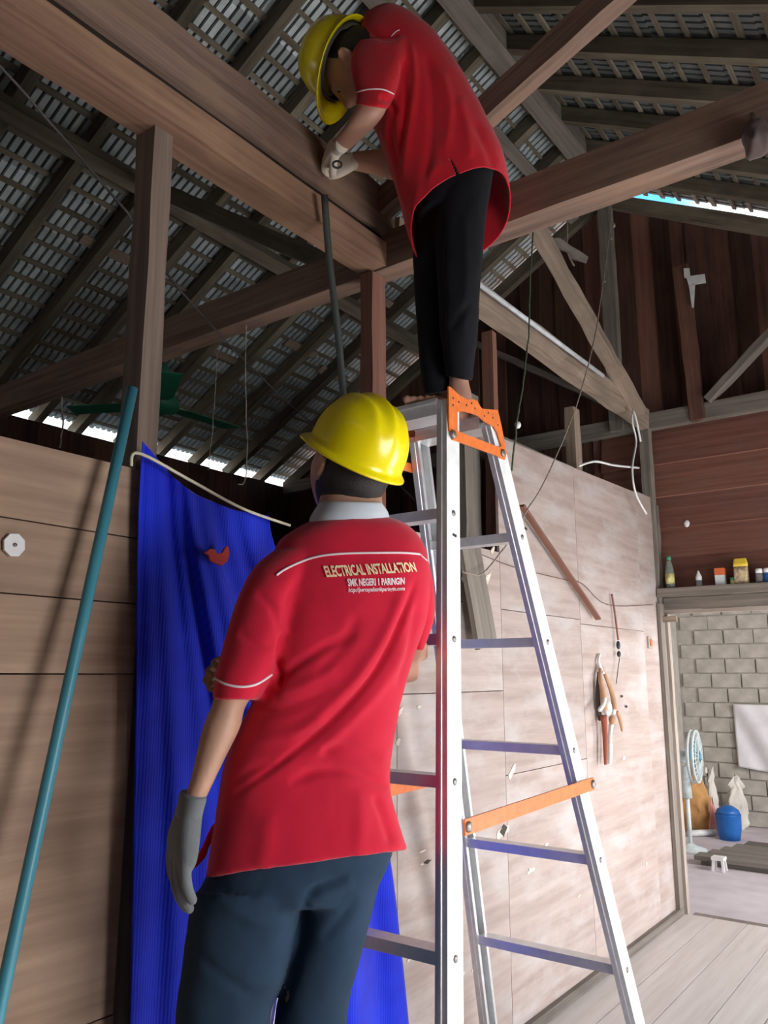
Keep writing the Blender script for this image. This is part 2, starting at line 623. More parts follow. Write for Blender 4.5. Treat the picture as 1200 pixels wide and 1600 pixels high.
def fix_normals(me):
    bm = bmesh.new()
    bm.from_mesh(me)
    bmesh.ops.recalc_face_normals(bm, faces=bm.faces)
    bm.to_mesh(me)
    bm.free()


WORLD_LOC = {}


def link_mesh(name, me, parent=None, origin=None):
    """mesh in world coordinates; its origin is moved to its own base (or the given point) and it is parented without moving"""
    o = bpy.data.objects.new(name, me)
    COL.objects.link(o)
    n = len(me.vertices)
    if origin is None and n:
        co = np.empty(n * 3, dtype=np.float32)
        me.vertices.foreach_get('co', co)
        co = co.reshape(-1, 3)
        lo, hi = co.min(0), co.max(0)
        origin = Vector(((lo[0] + hi[0]) / 2, (lo[1] + hi[1]) / 2, lo[2]))
    origin = Vector(origin)
    me.transform(Matrix.Translation(-origin))
    WORLD_LOC[o.name] = origin
    o.location = origin
    if parent is not None:
        o.parent = parent
        o.location = origin - WORLD_LOC[parent.name]
    return o


def empty(name, loc, parent=None):
    o = bpy.data.objects.new(name, None)
    COL.objects.link(o)
    o.empty_display_size = 0.1
    WORLD_LOC[o.name] = Vector(loc)
    o.location = Vector(loc)
    if parent is not None:
        o.parent = parent
        o.location = Vector(loc) - WORLD_LOC[parent.name]
    return o


def tag(o, label=None, cat=None, group=None, kind=None):
    if label:
        o['label'] = label
    if cat:
        o['category'] = cat
    if group:
        o['group'] = group
    if kind:
        o['kind'] = kind
    return o


def struct(o, label=None):
    return tag(o, label, None, None, 'structure')


def place(me, name, loc, rot=(0, 0, 0), parent=None):
    """a piece that shares its mesh data; loc in world coordinates"""
    o = bpy.data.objects.new(name, me)
    COL.objects.link(o)
    WORLD_LOC[o.name] = Vector(loc)
    o.location = Vector(loc) - (WORLD_LOC[parent.name] if parent else Vector())
    o.rotation_euler = rot
    o.parent = parent
    return o


def crom(pts, m):
    """Catmull-Rom resampling of a list of vectors (numpy rows) to m points"""
    P = np.array(pts, dtype=float)
    n = len(P)
    out = []
    for i in range(m):
        t = i / (m - 1) * (n - 1)
        k = min(int(t), n - 2)
        u = t - k
        p0, p1, p2, p3 = P[max(k - 1, 0)], P[k], P[k + 1], P[min(k + 2, n - 1)]
        out.append(0.5 * ((2 * p1) + (-p0 + p2) * u + (2 * p0 - 5 * p1 + 4 * p2 - p3) * u * u + (-p0 + 3 * p1 - 3 * p2 + p3) * u ** 3))
    return np.array(out)


def catm(secs, m):
    """smooth in-between sections: rows of (centre, a, b, exponent)"""
    rows = [list(c) + list(a) + list(b) + [e] for c, a, b, e in secs]
    return [(Vector(r[0:3]), Vector(r[3:6]), Vector(r[6:9]), r[9]) for r in crom(rows, m)]


def smooth_path(pts, m):
    return [Vector(p) for p in crom([tuple(p) for p in pts], m)]

# ================================================================== THE HOUSE
# ---- outside ground
struct(MB().box((-14, -16, -0.62), (22, 20, -0.5)).build('ground', M['ground']), 'sandy yard around the wooden house')

# ---- plank floor of the room, boards running along the partition
fl = struct(empty('floor', (2.5, 0.5, -0.04)), 'worn wooden plank floor running to the kitchen doorway')
y = 1.522
k = 0
while y > -2.0:
    wd = 0.171
    if k % 1 == 0:
        x0 = -2.0
        x1 = XG - 0.02
        MB().beam(((x0), y - wd / 2, -0.02 + random.uniform(-.0015, .0015)), (x1, y - wd / 2, -0.02), wd - 0.0045, 0.04, v0=k * 0.7).build('floor_board', M['floor'], fl)
    y -= wd
    k += 1
struct(MB().box((-2.0, -2.0, -0.12), (XG, 4.7, -0.045)).build('floor', M['dark_board']), 'dark boards under the floor and in the room behind the curtain')

# ---- the partition: horizontal boards left of the curtain, plywood sheets right of it
wl = struct(empty('wall_left', (1.0, YW, 0)), 'plywood and board partition along the left side')
zs = [0.0, 0.62, 1.302, 1.456, 1.604, 1.766]
for a, b in zip(zs[:-1], zs[1:]):
    MB().beam((-0.4, YW + 0.012, (a + b) / 2), (1.128, YW + 0.012, (a + b) / 2 - 0.004), 0.024, b - a - 0.003, v0=a * 3).build('wall_board', M['plank'], wl)


def ply(x0, x1, z0, z1, z1b=None, dy=0.0):
    z1b = z1 if z1b is None else z1b
    P = [(x0, YW + dy, z0), (x1, YW + dy, z0), (x1, YW + dy, z1b), (x0, YW + dy, z1)]
    mb = MB()
    vs = [Vector(p) for p in P] + [Vector(p) + Vector((0, 0.012, 0)) for p in P]
    q = lambda i: (vs[i].x, vs[i].z)
    fs = [[0, 1, 2, 3], [7, 6, 5, 4], [0, 4, 5, 1], [1, 5, 6, 2], [2, 6, 7, 3], [3, 7, 4, 0]]
    mb.add(vs, fs, [[q(i) for i in f] for f in fs])
    return mb.build('plywood_panel', M['ply'], wl)


G = 0.003
ply(1.93, 2.13 - G, 0.0, 1.72)
ply(2.13, 2.84 - G, 1.235, 1.775)
ply(2.13, 2.84 - G, 0.0, 1.232)
ply(2.84, 3.62 - G, 1.55, 2.262, 2.29)
ply(2.84, 3.62 - G, 0.92, 1.547)
ply(2.84, 3.62 - G, 0.0, 0.917)
ply(3.62, 4.50 - G, 1.53, 2.29, 2.325)
ply(3.62, 4.50 - G, 0.0, 1.527)
ply(4.50, XG - 0.004, 0.0, 2.335, 2.345, 0.001)
# pale scars, chipped edges and holes of the plywood
for i, (px, py, w, h) in enumerate(((785, 1300, 26, 16), (700, 1130, 14, 6), (660, 1330, 10, 4), (655, 1105, 10, 5), (626, 1110, 8, 12), (622, 1160, 7, 9),
                                    (800, 1205, 12, 20), (740, 1455, 16, 7), (745, 1510, 26, 6), (830, 1360, 20, 7), (762, 905, 8, 26), (770, 860, 7, 12),
                                    (852, 1322, 14, 7), (975, 1185, 12, 5), (1010, 1350, 6, 4), (660, 1350, 9, 3), (905, 1400, 8, 3), (640, 1500, 8, 5), (720, 1525, 22, 8))):
    c = onY(px, py, YW - 0.0025)
    sc = (c - CP).dot(FWD) / CAM_F
    poly = []
    n = 9
    rr = random.Random(i)
    for j in range(n):
        th = 2 * PI * j / n
        r = rr.uniform(.45, 1.1)
        poly.append((c.x + math.cos(th) * w * sc * r * .9 + math.sin(th) * h * .4 * sc, c.y, c.z + math.sin(th) * h * sc * r * .7))
    MB().prism(poly, (0, 0.004, 0)).build('bare_scar', M['scar'], wl)
for px, py, w, h in ((787, 1298, 13, 9), (640, 1233, 12, 3), (668, 1347, 12, 3), (722, 940, 3, 1)):
    c = onY(px, py, YW - 0.003)
    sc = (c - CP).dot(FWD) / CAM_F
    MB().prism([(c.x - w * sc, c.y, c.z), (c.x, c.y, c.z - h * sc), (c.x + w * sc, c.y, c.z + h * .4 * sc), (c.x + .2 * w * sc, c.y, c.z + h * sc)], (0, 0.004, 0)).build('dark_hole', M['groove'], wl)
struct(MB().beam((2.0, YW - 0.012, 0.02), (XG - 0.02, YW - 0.012, 0.02), 0.022, 0.04).build('baseboard_left', M['grey_wood']), 'thin grey strip at the foot of the plywood partition')

# ---- the near side of the room, out of the frame: boards with an open door and a small window
wf = struct(empty('wall_front', (1.6, -1.19, 0)), 'board wall on the near side with an open door')
for x0, x1, z0, z1 in ((-1.75, 0.8, -.2, 2.90), (1.8, 2.9, -.2, 2.90), (4.2, 4.95, -.2, 2.90), (2.9, 4.2, 2.0, 2.90), (0.8, 1.8, -.2, 0.75), (0.8, 1.8, 1.75, 2.90)):
    MB().box((x0, -1.21, z0), (x1, -1.18, z1)).build('wall_board', M['dark_board'], wf)
wn_ = struct(empty('wall_near', (-1.72, 1.5, 0)), 'board wall behind the photographer')
MB().prism([(-1.74, -1.20, -.2), (-1.74, 4.64, -.2), (-1.74, 4.64, 2.92), (-1.74, YR, 4.55), (-1.74, -1.20, 2.90)], (.03, 0, 0)).build('wall_board', M['dark_board'], wn_)

# ---- back outer wall, dark boards
wb = struct(empty('wall_back', (2.5, 4.62, 0)), 'dark outer wall of the room behind the curtain')
x = -1.0
while x < 5.2:
    MB().beam((x + .1, 4.63, -.2), (x + .1, 4.63, 2.845 + random.uniform(-.006, .006)), 0.197, 0.03, (0, 1, 0), v0=x).build('wall_board', M['dark_board'], wb)
    x += 0.2

# ---- gable wall with the doorway: red-brown boards above the lintel, vertical boards above the girt
wr = struct(empty('wall_right', (XG, 1.0, 0)), 'red-brown board wall around the kitchen doorway')
zb = [1.79, 1.965, 2.165, 2.37, 2.555, 2.76]
zb = [1.80, 1.985, 2.165, 2.36, 2.565, 2.785]
for i, (a, b) in enumerate(zip(zb[:-1], zb[1:])):
    tilt = 0.012 if i % 2 else 0.0
    MB().beam((XG + 0.03, -1.3, (a + b) / 2), (XG + 0.03, YW + 0.33, (a + b) / 2), 0.022, b - a + 0.012, (0.17, 0, 1), v0=i * .9).build('wall_board', M['red_board'], wr)
y = 4.66
i = 0
while y > -1.2:
    wd = random.uniform(0.10, 0.145)
    lap = 0.016 * (i % 2)
    yc = y - wd / 2
    ztop = roof_z(yc) - 0.165
    if ztop > 2.8 or yc > YW + .3:
        z0 = 2.80 if yc < YW + .33 else 0.0
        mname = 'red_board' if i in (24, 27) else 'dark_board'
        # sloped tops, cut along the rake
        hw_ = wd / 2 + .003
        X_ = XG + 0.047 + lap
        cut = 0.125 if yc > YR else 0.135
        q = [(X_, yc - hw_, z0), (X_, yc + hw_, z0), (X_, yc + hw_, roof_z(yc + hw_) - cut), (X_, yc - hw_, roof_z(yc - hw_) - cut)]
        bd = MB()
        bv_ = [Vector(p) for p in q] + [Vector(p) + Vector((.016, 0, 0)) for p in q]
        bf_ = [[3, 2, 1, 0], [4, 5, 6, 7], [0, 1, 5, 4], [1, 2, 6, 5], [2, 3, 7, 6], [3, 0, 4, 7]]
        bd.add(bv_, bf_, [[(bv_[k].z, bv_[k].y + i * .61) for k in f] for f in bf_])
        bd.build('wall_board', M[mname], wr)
    y -= wd
    i += 1
# the part of the gable wall below the girt beyond the frame's right, past the doorway
MB().box((XG + .02, -1.35, 0), (XG + .04, -0.55, 1.8)).build('wall_board', M['red_board'], wr)


def member(name, p0, p1, w, h, mat, label, up=(0, 0, 1), seg=14, rough=0.006, taper=1.0):
    o = MB().beam(p0, p1, w, h, up, seg, rough, taper=taper).build(name, M[mat])
    return struct(o, label)


# girt, studs and braces standing on it
member('girt_beam', (XG - 0.03, -1.3, 2.83), (XG - 0.03, 4.6, 2.83), 0.06, 0.10, 'grey_wood', 'grey horizontal beam on top of the red-brown boards')
member('rake_rafter', (XG - 0.02, 4.6, roof_z(4.6) - .145), (XG - 0.02, YR, ZR - .145), 0.05, 0.085, 'roof_wood', 'sloping end rafter rising along the gable boards to the ridge')
member('rake_rafter', (XG - 0.02, -1.2, roof_z(-1.2) - .147), (XG - 0.02, YR, ZR - .147), 0.05, 0.09, 'roof_wood', 'sloping end rafter falling along the gable from the ridge towards the right')
member('gable_stud', (XG - 0.05, 1.707, 2.80), (XG - 0.05, 1.707, 4.42), 0.06, 0.085, 'grey_wood', 'tall grey stud under the ridge against the gable boards', (0, 1, 0))
member('gable_stud', (XG - 0.05, 1.215, 2.78), (XG - 0.06, 1.245, 3.78), 0.05, 0.085, 'dark_board', 'short dark stud on the girt with white paper tape on it', (0, 1, 0))
member('gable_brace', (XG - 0.07, 1.15, 2.88), (XG - 0.07, 0.32, 3.61), 0.04, 0.085, 'grey_wood', 'grey diagonal brace rising to the right from the girt', (1, 0, 0))
member('gable_brace', (XG - 0.07, 1.80, 3.02), (XG - 0.07, 2.80, 3.70), 0.04, 0.085, 'grey_wood', 'grey diagonal brace behind the ladder man against the dark boards', (1, 0, 0))
# beams over the partition
member('wall_plate', (0.1, YW + .02, 2.702), (XB + .02, YW + .02, 2.702), 0.11, 0.090, 'beam_orange', 'lower of the two stacked brown beams over the curtain')
member('wall_plate', (0.1, YW + .012, 2.862), (XB + 0.06, YW + .012, 2.862), 0.09, 0.168, 'beam', 'upper of the two stacked brown beams, gripped by the man on the ladder')
member('gap_shade_strip', (0.1, YW + .03, 2.762), (XB + .02, YW + .03, 2.762), 0.085, 0.034, 'gap_shade', 'dark strip added as the shade in the gap between the two stacked beams', rough=0.0)  # added strip, coloured black to draw the shade between the beams
member('tie_beam', (XB + .05, -1.2, 2.72), (XB + .05, 4.60, 2.72), 0.09, 0.135, 'beam', 'long brown tie beam crossing under the roof behind both men')
member('wall_plate', (XB + 0.1, YW + .01, 2.835), (XG - .05, YW + .01, 2.835), 0.06, 0.125, 'pale_wood', 'splintery pale beam running from the tie beam to the gable corner', rough=0.012)
member('corner_post', (4.80, YW + .015, 1.5), (4.80, YW + .015, 2.80), 0.06, 0.06, 'grey_wood', 'grey corner post below the splintery pale beam', (0, 1, 0))
member('corner_post', (4.83, YW - .012, 1.7), (4.83, YW - .012, 2.3), 0.03, 0.022, 'grey_wood', 'thin grey strip in the corner between plywood and doorway', (0, 1, 0))
member('brace', (3.11, 1.49, 3.44), (4.50, 1.47, 2.80), 0.05, 0.075, 'pale_wood', 'pale diagonal brace falling to the gable corner', (0, 1, 0), rough=0.01)
member('strut', (XB - .01, 1.5, 2.875), (XB - .01, -0.10, 3.56), 0.06, 0.085, 'beam', 'brown strut rising to the upper right behind the man on the ladder')
member('strut', (XB + .12, YW + .2, 2.75), (XB + .12, 2.9, 3.55), 0.05, 0.07, 'roof_wood', 'short dark strut propping the left roof slope above the tie beam')
po = member('post', (1.145, YW + .045, 0), (1.128, YW + .045, 2.665), 0.056, 0.072, 'post', 'dark brown post at the curtain edge carrying the stacked beams', (0, 1, 0))
member('post', (2.055, YW + .036, 0), (2.045, YW + .036, 2.65), 0.074, 0.052, 'red_post', 'reddish post behind the yellow hats under the tie beam', (0, 1, 0))
member('stud', (2.93, YW + .07, 1.0), (2.93, YW + .07, 2.765), 0.04, 0.05, 'red_post', 'thin reddish stud behind the ladder top', (0, 1, 0))
member('stud', (2.78, YW + .10, 0.9), (2.78, YW + .10, 2.45), 0.12, 0.04, 'grey_wood', 'broad grey stud in the dark gap behind the ladder', (0, 1, 0))
member('stud', (3.76, YW + .05, 2.0), (3.76, YW + .05, 2.64), 0.075, 0.05, 'pale_wood', 'short pale stud standing proud of the plywood top', (0, 1, 0))
member('rail_strip', (2.3, YW + .06, 2.24), (XG, YW + .06, 2.30), 0.04, 0.09, 'grey_wood', 'grey strip behind the top edge of the plywood')
member('rough_pole', (3.0, 1.9, 3.72), (4.5, 1.75, 3.86), 0.03, 0.035, 'grey_wood', 'thin crooked pole tied under the left roof slope', rough=0.03)

# ---- ceiling: the roof
rf = struct(empty('ceiling', (1.5, YR, ZR)), 'old tin roof seen from below with rafters and battens')
ang = math.atan(SL)
XR0, XR1 = -1.70, 4.94
member_r = []


def slope_pt(x, s, off, side):
    """s = distance along Y from the ridge, off = below the roof plane"""
    return Vector((x, YR + side * s, ZR - SL * s - off))


RUN = 2.955
# metal sheets
nper = 22
SHW = (XR1 - XR0) / 7
per = SHW / nper
SHL = RUN / 14
Lh = SHL / math.cos(ang) + 0.035


def sheet_mesh():
    mb = MB()
    prof = []
    g = per * 0.30
    for i in range(nper):
        a = i * per
        prof += [(a, 0.016, 1), (a + g * .5, 0.020, 1), (a + g, 0.016, 1), (a + g + 0.001, 0.0, 0), (a + per - .001, 0.0, 0)]
    prof.append((nper * per, 0.016, 1))
    vs, fs, mi = [], [], []
    for x_, z_, _ in prof:
        vs.append((x_, 0, z_))
    for x_, z_, _ in prof:
        vs.append((x_, Lh, z_ + 0.006))
    n = len(prof)
    for i in range(n - 1):
        f = [i, i + 1, n + i + 1, n + i]
        mb.v = mb.v
        fs.append(f)
        mi.append(1 if prof[i][2] and (prof[i + 1][2]) else 0)
    me = bpy.data.meshes.new('roof_sheet')
    me.from_pydata(vs, [], fs)
    me.materials.append(M['roofing'])
    me.materials.append(M['groove'])
    me.polygons.foreach_set('material_index', np.array(mi, dtype=np.int32))
    me.update()
    return me


SH = sheet_mesh()
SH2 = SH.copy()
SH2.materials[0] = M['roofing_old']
nrow = int(round(RUN / SHL))
for side in (1, -1):
    for r in range(nrow):
        for c in range(7):
            s1 = (r + 1) * SHL - 0.0        # lower edge, from the ridge
            x0 = XR0 + c * SHW
            jit = random.uniform(-.012, .012)
            if side == 1:
                place(SH, 'roof_sheet', slope_pt(x0, s1 - SHL - .01 + jit, -0.004, 1), (-ang, 0, 0), rf)
            else:
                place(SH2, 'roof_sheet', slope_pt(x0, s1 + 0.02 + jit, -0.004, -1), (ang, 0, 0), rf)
# battens
BP = 0.1055
nb = int(RUN / BP)
for side in (1, -1):
    for i in range(nb):
        s = 0.06 + i * BP
        up = Vector((0, side * SL, 1)).normalized()
        j = random.uniform(-.008, .008)
        a = slope_pt(XR0, s + j, 0.006, side)
        b = slope_pt(XR1, s + random.uniform(-.008, .008), 0.006, side)
        MB().beam(a, b, random.uniform(0.020, 0.031), 0.011, up, 1, v0=i * .37).build('batten', M['roof_wood'], rf)
# a few broad odd boards laid in between
for px, py, wd, ln in ((165, 390, .06, .3), (470, 545, .06, .3), (520, 585, .07, .3), (345, 555, .05, .32), (600, 470, .05, .3), (420, 300, .05, .3)):
    p = roofL(px, py, 0.02)
    MB().beam(p - Vector((ln / 2, 0, 0)), p + Vector((ln / 2, 0, 0)), wd, 0.014, Vector((0, SL, 1)).normalized(), 1).build('batten', M['pale_wood'], rf)
# rafters
xr = [XR0 + .1 + i * 0.35 for i in range(0, 30)]
xr = [-1.28, -0.93, -0.58, -0.23, 0.12, 0.47, 0.82, 1.17, 1.52, 1.88, 2.25, 2.61, 2.89, 3.24, 3.57, 3.90, 4.25, 4.58]
for side in (1, -1):
    for x in xr:
        up = Vector((0, side * SL, 1)).normalized()
        MB().beam(slope_pt(x + random.uniform(-.015, .015), 0.0, 0.065, side), slope_pt(x, RUN + .02, 0.065, side), 0.052, 0.078, up, 6, 0.004, v0=x).build('rafter', M['roof_wood'], rf)
# ridge beam and purlins
MB().beam((XR0, 1.655, 4.46), (XG - .05, 1.655, 4.46), 0.12, 0.13, (0, 0, 1), 12, 0.005).build('ridge_beam', M['grey_wood'], rf)
up = Vector((0, SL, 1)).normalized()
MB().beam((-1, 3.10, roof_z(3.10) - .155), (XG - .05, 3.10, roof_z(3.10) - .155), 0.075, 0.085, up, 14, 0.008).build('purlin', M['roof_wood'], rf)
MB().beam((-1, 1.93, roof_z(1.93) - .125), (XG - .05, 1.93, roof_z(1.93) - .125), 0.07, 0.03, up, 14, 0.006).build('purlin', M['grey_wood'], rf)
up = Vector((0, -SL, 1)).normalized()
MB().beam((-1, 0.0, roof_z(0.0) - .155), (XG - .05, 0.0, roof_z(0.0) - .155), 0.075, 0.085, up, 14, 0.008).build('purlin', M['roof_wood'], rf)

# ---- doorway to the kitchen
dr = struct(empty('door_1', (XG, 1.49, 0)), 'open doorway in the right wall with a weathered timber frame')
MB().beam((XG - .075, 1.510, 0), (XG - .075, 1.510, 1.70), 0.07, 0.02, (0, 1, 0), 10, 0.003).build('door_jamb', M['grey_wood'], dr)
MB().beam((XG - .012, 1.502, -0.1), (XG - .012, 1.502, 1.645), 0.045, 0.036, (0, 1, 0), 10, 0.002).build('door_jamb', M['jamb'], dr)
MB().beam((XG - .01, -0.4, 1.655), (XG - .01, 1.51, 1.655), 0.06, 0.022, (0, 0, 1), 10, 0.002).build('door_stop', M['jamb'], dr)
MB().beam((XG - .005, -0.5, 1.70), (XG - .005, 1.50, 1.70), 0.07, 0.07, (0, 0, 1), 16, 0.006).build('lintel', M['grey_wood'], dr)
MB().beam((XG - .065, 1.56, 1.606), (XG - .055, 1.425, 1.612), 0.02, 0.035, (0, 0, 1), 4, 0.004).build('hinge_block', M['pale_wood'], dr)
struct(MB().box((XG - .01, -0.5, -0.10), (XG + .05, 1.47, -0.004)).build('trim_1', M['grey_wood']), 'low wooden sill at the end of the floor boards')

# ---- kitchen: concrete floor, block wall
XK, ZK = 8.2, -0.07
struct(MB().box((XG + .05, -3.5, ZK - .1), (XK + .3, 4.6, ZK)).build('floor', M['concrete']), 'grey concrete floor of the kitchen past the doorway')
struct(MB().box((XG + .1, -4.6, 2.72), (XK + .4, 4.6, 2.78)).build('ceiling', M['dark_board']), 'low dark ceiling of the kitchen')
kw = struct(empty('wall_back', (XK, 1.0, ZK)), 'concrete block wall of the kitchen seen in the doorway')
MB().box((XK + .02, -2.0, ZK), (XK + .2, 4.0, 2.72)).build('mortar_bed', M['mortar'], kw)
BL, BH = 0.272, 0.137
bmesh_block = MB().beam((0, -BL / 2 + .007, 0), (0, BL / 2 - .007, 0), 0.06, BH - .013).mesh('block', M['blockm'])
r = 0
z = ZK + BH / 2
while z < 2.1:
    y = -0.3 + (BL / 2 if r % 2 else 0)
    while y < 2.4:
        place(bmesh_block, 'block', (XK + .03 - random.uniform(0, .006), y + random.uniform(-.006, .006), z), (0, random.uniform(-.01, .01), 0), kw)
        y += BL
    z += BH
    r += 1
kl = struct(MB().box((XG + .1, 2.45, ZK), (XK, 2.55, 2.7)).build('wall_left', M['blockm']), 'side wall of the kitchen')

# ================================================================== THE LADDER
YC = 1.17


def lhalf(z):
    return 0.12 + (2.0 - z) * 0.075


def rail_pt(px, py, near=True):
    """point of a near rail seen at the pixel, on the slanting near plane"""
    z = 1.0
    for _ in range(12):
        p = onY(px, py, YC - lhalf(z))
        z = p.z
    return p


Lt, Lb = rail_pt(700, 632), rail_pt(702, 1600)
Rt, Rb = rail_pt(772, 690), rail_pt(993, 1600)


def ext(a, b, z):
    t = (z - a.z) / (b.z - a.z)
    p = a + (b - a) * t
    p.y = YC - lhalf(z)
    return p


def far(p):
    return Vector((p.x, 2 * YC - p.y, p.z))


ZT = Lt.z
lad = empty('step_ladder', ((Lb.x + Rb.x) / 2, YC, 0.0))
tag(lad, 'silver folding ladder with orange hinges, a barefoot man standing on top', 'ladder')


def c_rail(a, b, out, w=0.060, d=0.030, t=0.004):
    """a channel section rail; web on the outer side (out = -1 near, +1 far)"""
    mb = MB()
    dd = (b - a).normalized()
    sx = Vector((1, 0, 0))
    sx = (sx - dd * sx.dot(dd)).normalized()
    so = Vector((0, out, 0))
    prof = [(-w / 2, d / 2), (w / 2, d / 2), (w / 2, -d / 2), (w / 2 - .012, -d / 2), (w / 2 - .012, -d / 2 + t), (w / 2 - t, -d / 2 + t), (w / 2 - t, d / 2 - t),
            (-w / 2 + t, d / 2 - t), (-w / 2 + t, -d / 2 + t), (-w / 2 + .012, -d / 2 + t), (-w / 2 + .012, -d / 2), (-w / 2, -d / 2), (-w / 2, -.005), (-w / 2 - .003, -.004), (-w / 2 - .003, .001), (-w / 2, .002)]
    n = len(prof)
    vs = [p + sx * u + so * v for p in (a, b) for u, v in prof]
    fs = [[k, (k + 1) % n, n + (k + 1) % n, n + k] for k in range(n)]
    fs += [list(range(n - 1, -1, -1)), [n + k for k in range(n)]]
    mi = [1 if k == 0 else 0 for k in range(n)] + [0, 0]
    for f, m in zip(fs, mi):
        mb.v += [] if mb.v else [tuple(v) for v in vs]
        mb.f.append(f)
        mb.uv.append([(0, 0)] * len(f))
        mb.mi.append(m)
        mb.smooth.append(False)
    return mb


LT, LB = ext(Lt, Lb, ZT), ext(Lt, Lb, 0.0)
RT, RB = ext(Rt, Rb, Rt.z + 0.055), ext(Rt, Rb, 0.0)
for a, b in ((LT, LB), (RT, RB)):
    for fr in (False, True):
        A, B = (far(a), far(b)) if fr else (a, b)
        rl = c_rail(A, B, 1 if fr else -1).build('rail', [M['alu'], M['alu_lit']], lad, fix=True)
        MB().beam(B + Vector((0, 0, 0.001)), B + (A - B).normalized() * 0.07, 0.068, 0.038, (0, 1, 0)).build('rubber_foot', M['black'], rl)
RZ = [rail_pt(*q).z for q in ((801, 838), (841, 1003), (884, 1173), (925, 1345), (967, 1518))] + [0.13]
LZ = [rail_pt(700, q).z for q in (803, 999, 1221, 1497)]
for a, b, zl in ((LT, LB, LZ), (RT, RB, RZ)):
    for z in zl:
        p = ext(a, b, z)
        q = far(p)
        rg = MB().beam(p + Vector((0, .012, 0)), q - Vector((0, .012, 0)), 0.045, 0.026).build('rung', M['alu'], lad)
        MB().lathe(p + Vector((0, -.0135, 0)), (0, -1, 0), [(.008, 0), (.008, .003), (.004, .005)], 8).build('rivet', M['steel'], rg)
# top treads
for a, w, off in ((LT, 0.075, -0.012), (RT, 0.07, -0.004)):
    p, q = a + Vector((0, 0.012, off)), far(a) + Vector((0, -0.012, off))
    MB().beam(p, q, w, 0.045).build('tread', M['alu'], lad)
    MB().beam(p + Vector((-w / 2 - .003, 0, .012)), q + Vector((-w / 2 - .003, 0, .012)), 0.006, 0.006).build('tread_lip', M['alu'], lad)


# orange hinge brackets with peg holes, near and far
def bracket(y, name='hinge_bracket'):
    # outline measured on the photograph's near bracket
    pts = [(699, 604), (703, 606), (716, 618), (729, 625), (737, 624), (744, 627), (749, 636), (752, 639), (776, 641), (781, 662), (790, 708), (787, 719), (779, 716),
           (776, 700), (782, 697), (776, 676), (771, 667), (757, 660), (746, 650), (735, 646), (722, 643), (713, 644), (713, 676), (700, 674)]
    P = [onY(px, py, y) for px, py in pts]
    return P


yb = YC - lhalf(1.95) - 0.019
P = bracket(yb)
N2 = Vector((0, -0.004, 0))
hb = MB().prism([p for p in P], N2).build('hinge_bracket', M['orange'], lad, fix=True)
for px, py in ((708, 622), (708, 633), (717, 628), (729, 633), (742, 638), (757, 650), (770, 653), (778, 664), (737, 630), (763, 645)):
    c = onY(px, py, yb - 0.0042)
    MB().lathe(c, (0, -1, 0), [(.0032, 0), (.0032, .0004)], 8).build('peg_hole', M['black'], hb)
a, b = onY(707, 679, yb - .006), onY(784, 708, yb - .006)
MB().beam(a, b, 0.004, 0.027, (0, 0, 1)).build('hinge_bar', M['orange'], hb)
for p in (a, b):
    MB().lathe(p + Vector((0, -.002, 0)), (0, -1, 0), [(.011, 0), (.011, .004), (.006, .006)], 10).build('rivet', M['steel'], hb)
dyf = 2 * (YC - yb)
hb2 = MB().prism([p + Vector((0, dyf + .004, 0)) for p in P], N2).build('hinge_bracket', M['orange'], lad, fix=True)
MB().beam(a + Vector((0, dyf + .012, 0)), b + Vector((0, dyf + .012, 0)), 0.004, 0.027).build('hinge_bar', M['orange'], hb2)
# spreader bars
pa = rail_pt(717, 1290)
pb = rail_pt(914, 1224)
pa.y -= .021
pb.y -= .021
sp = MB().beam(pa + (pa - pb).normalized() * .012, pb + (pb - pa).normalized() * .01, 0.005, 0.034).build('spreader_bar', M['orange'], lad)
for p in (pa, pb):
    MB().lathe(p + Vector((0, -.002, 0)), (0, -1, 0), [(.012, 0), (.012, .004), (.007, .007)], 10).build('rivet', M['steel'], sp)
qa, qb = far(pa), far(pb)
MB().beam(qa, qb, 0.005, 0.034).build('spreader_bar', M['orange'], lad)
# scraps of black tape and a scuffed patch on the near rail
for px, py, dx, dy in ((699, 836, 5, 3), (711, 903, 5, 7), (812, 826, 3, 2)):
    p = rail_pt(px, py)
    p.y -= .0165
    q = rail_pt(px + dx, py + dy)
    q.y -= .0165
    MB().beam(p, q, 0.002, 0.006).build('tape_scrap', M['black'], lad)

# ================================================================== PIPES, ROPES, WIRES AND THINGS ON THE WALLS
p0, p1 = onY(0, 1570, 1.39), onY(207, 607, 1.48)
dv = (p1 - p0).normalized()
pb = p0 - dv * (p0.z / dv.z)
bp = MB().tube([pb, p0, (p0 + p1) / 2, p1], 0.0120, 14).build('plastic_pipe', M['bluepipe'])
tag(bp, 'long blue-green plastic pipe leaning on the dark post beside the blue curtain', 'pipe')
hp = MB().tube(smooth_path([onY(507, 305, 1.44), onY(514, 400, 1.46), onY(528, 520, 1.47), onY(538, 640, 1.47), onY(541, 700, 1.47)], 14), 0.011, 10).build('hanging_conduit', M['greypipe'])
tag(hp, 'dark thin conduit hanging from the stacked beams above the yellow hat', 'pipe')
wp = MB().tube([onY(735, 434, 1.46), onY(942, 587, 1.46)], 0.011, 10).build('plastic_pipe', M['whitepipe'])
tag(wp, 'pale grey conduit lying along the splintery beam to the gable', 'pipe')


def cord(name, pts, r, mat, label, m=24, rough=0.0, cat='cord', group=None):
    P = smooth_path(pts, m)
    if rough:
        P = [P[0]] + [p + noise.noise_vector(p * 31) * rough for p in P[1:-1]] + [P[-1]]
    o = MB().tube(P, r, 6).build(name, M[mat])
    return tag(o, label, cat, group)


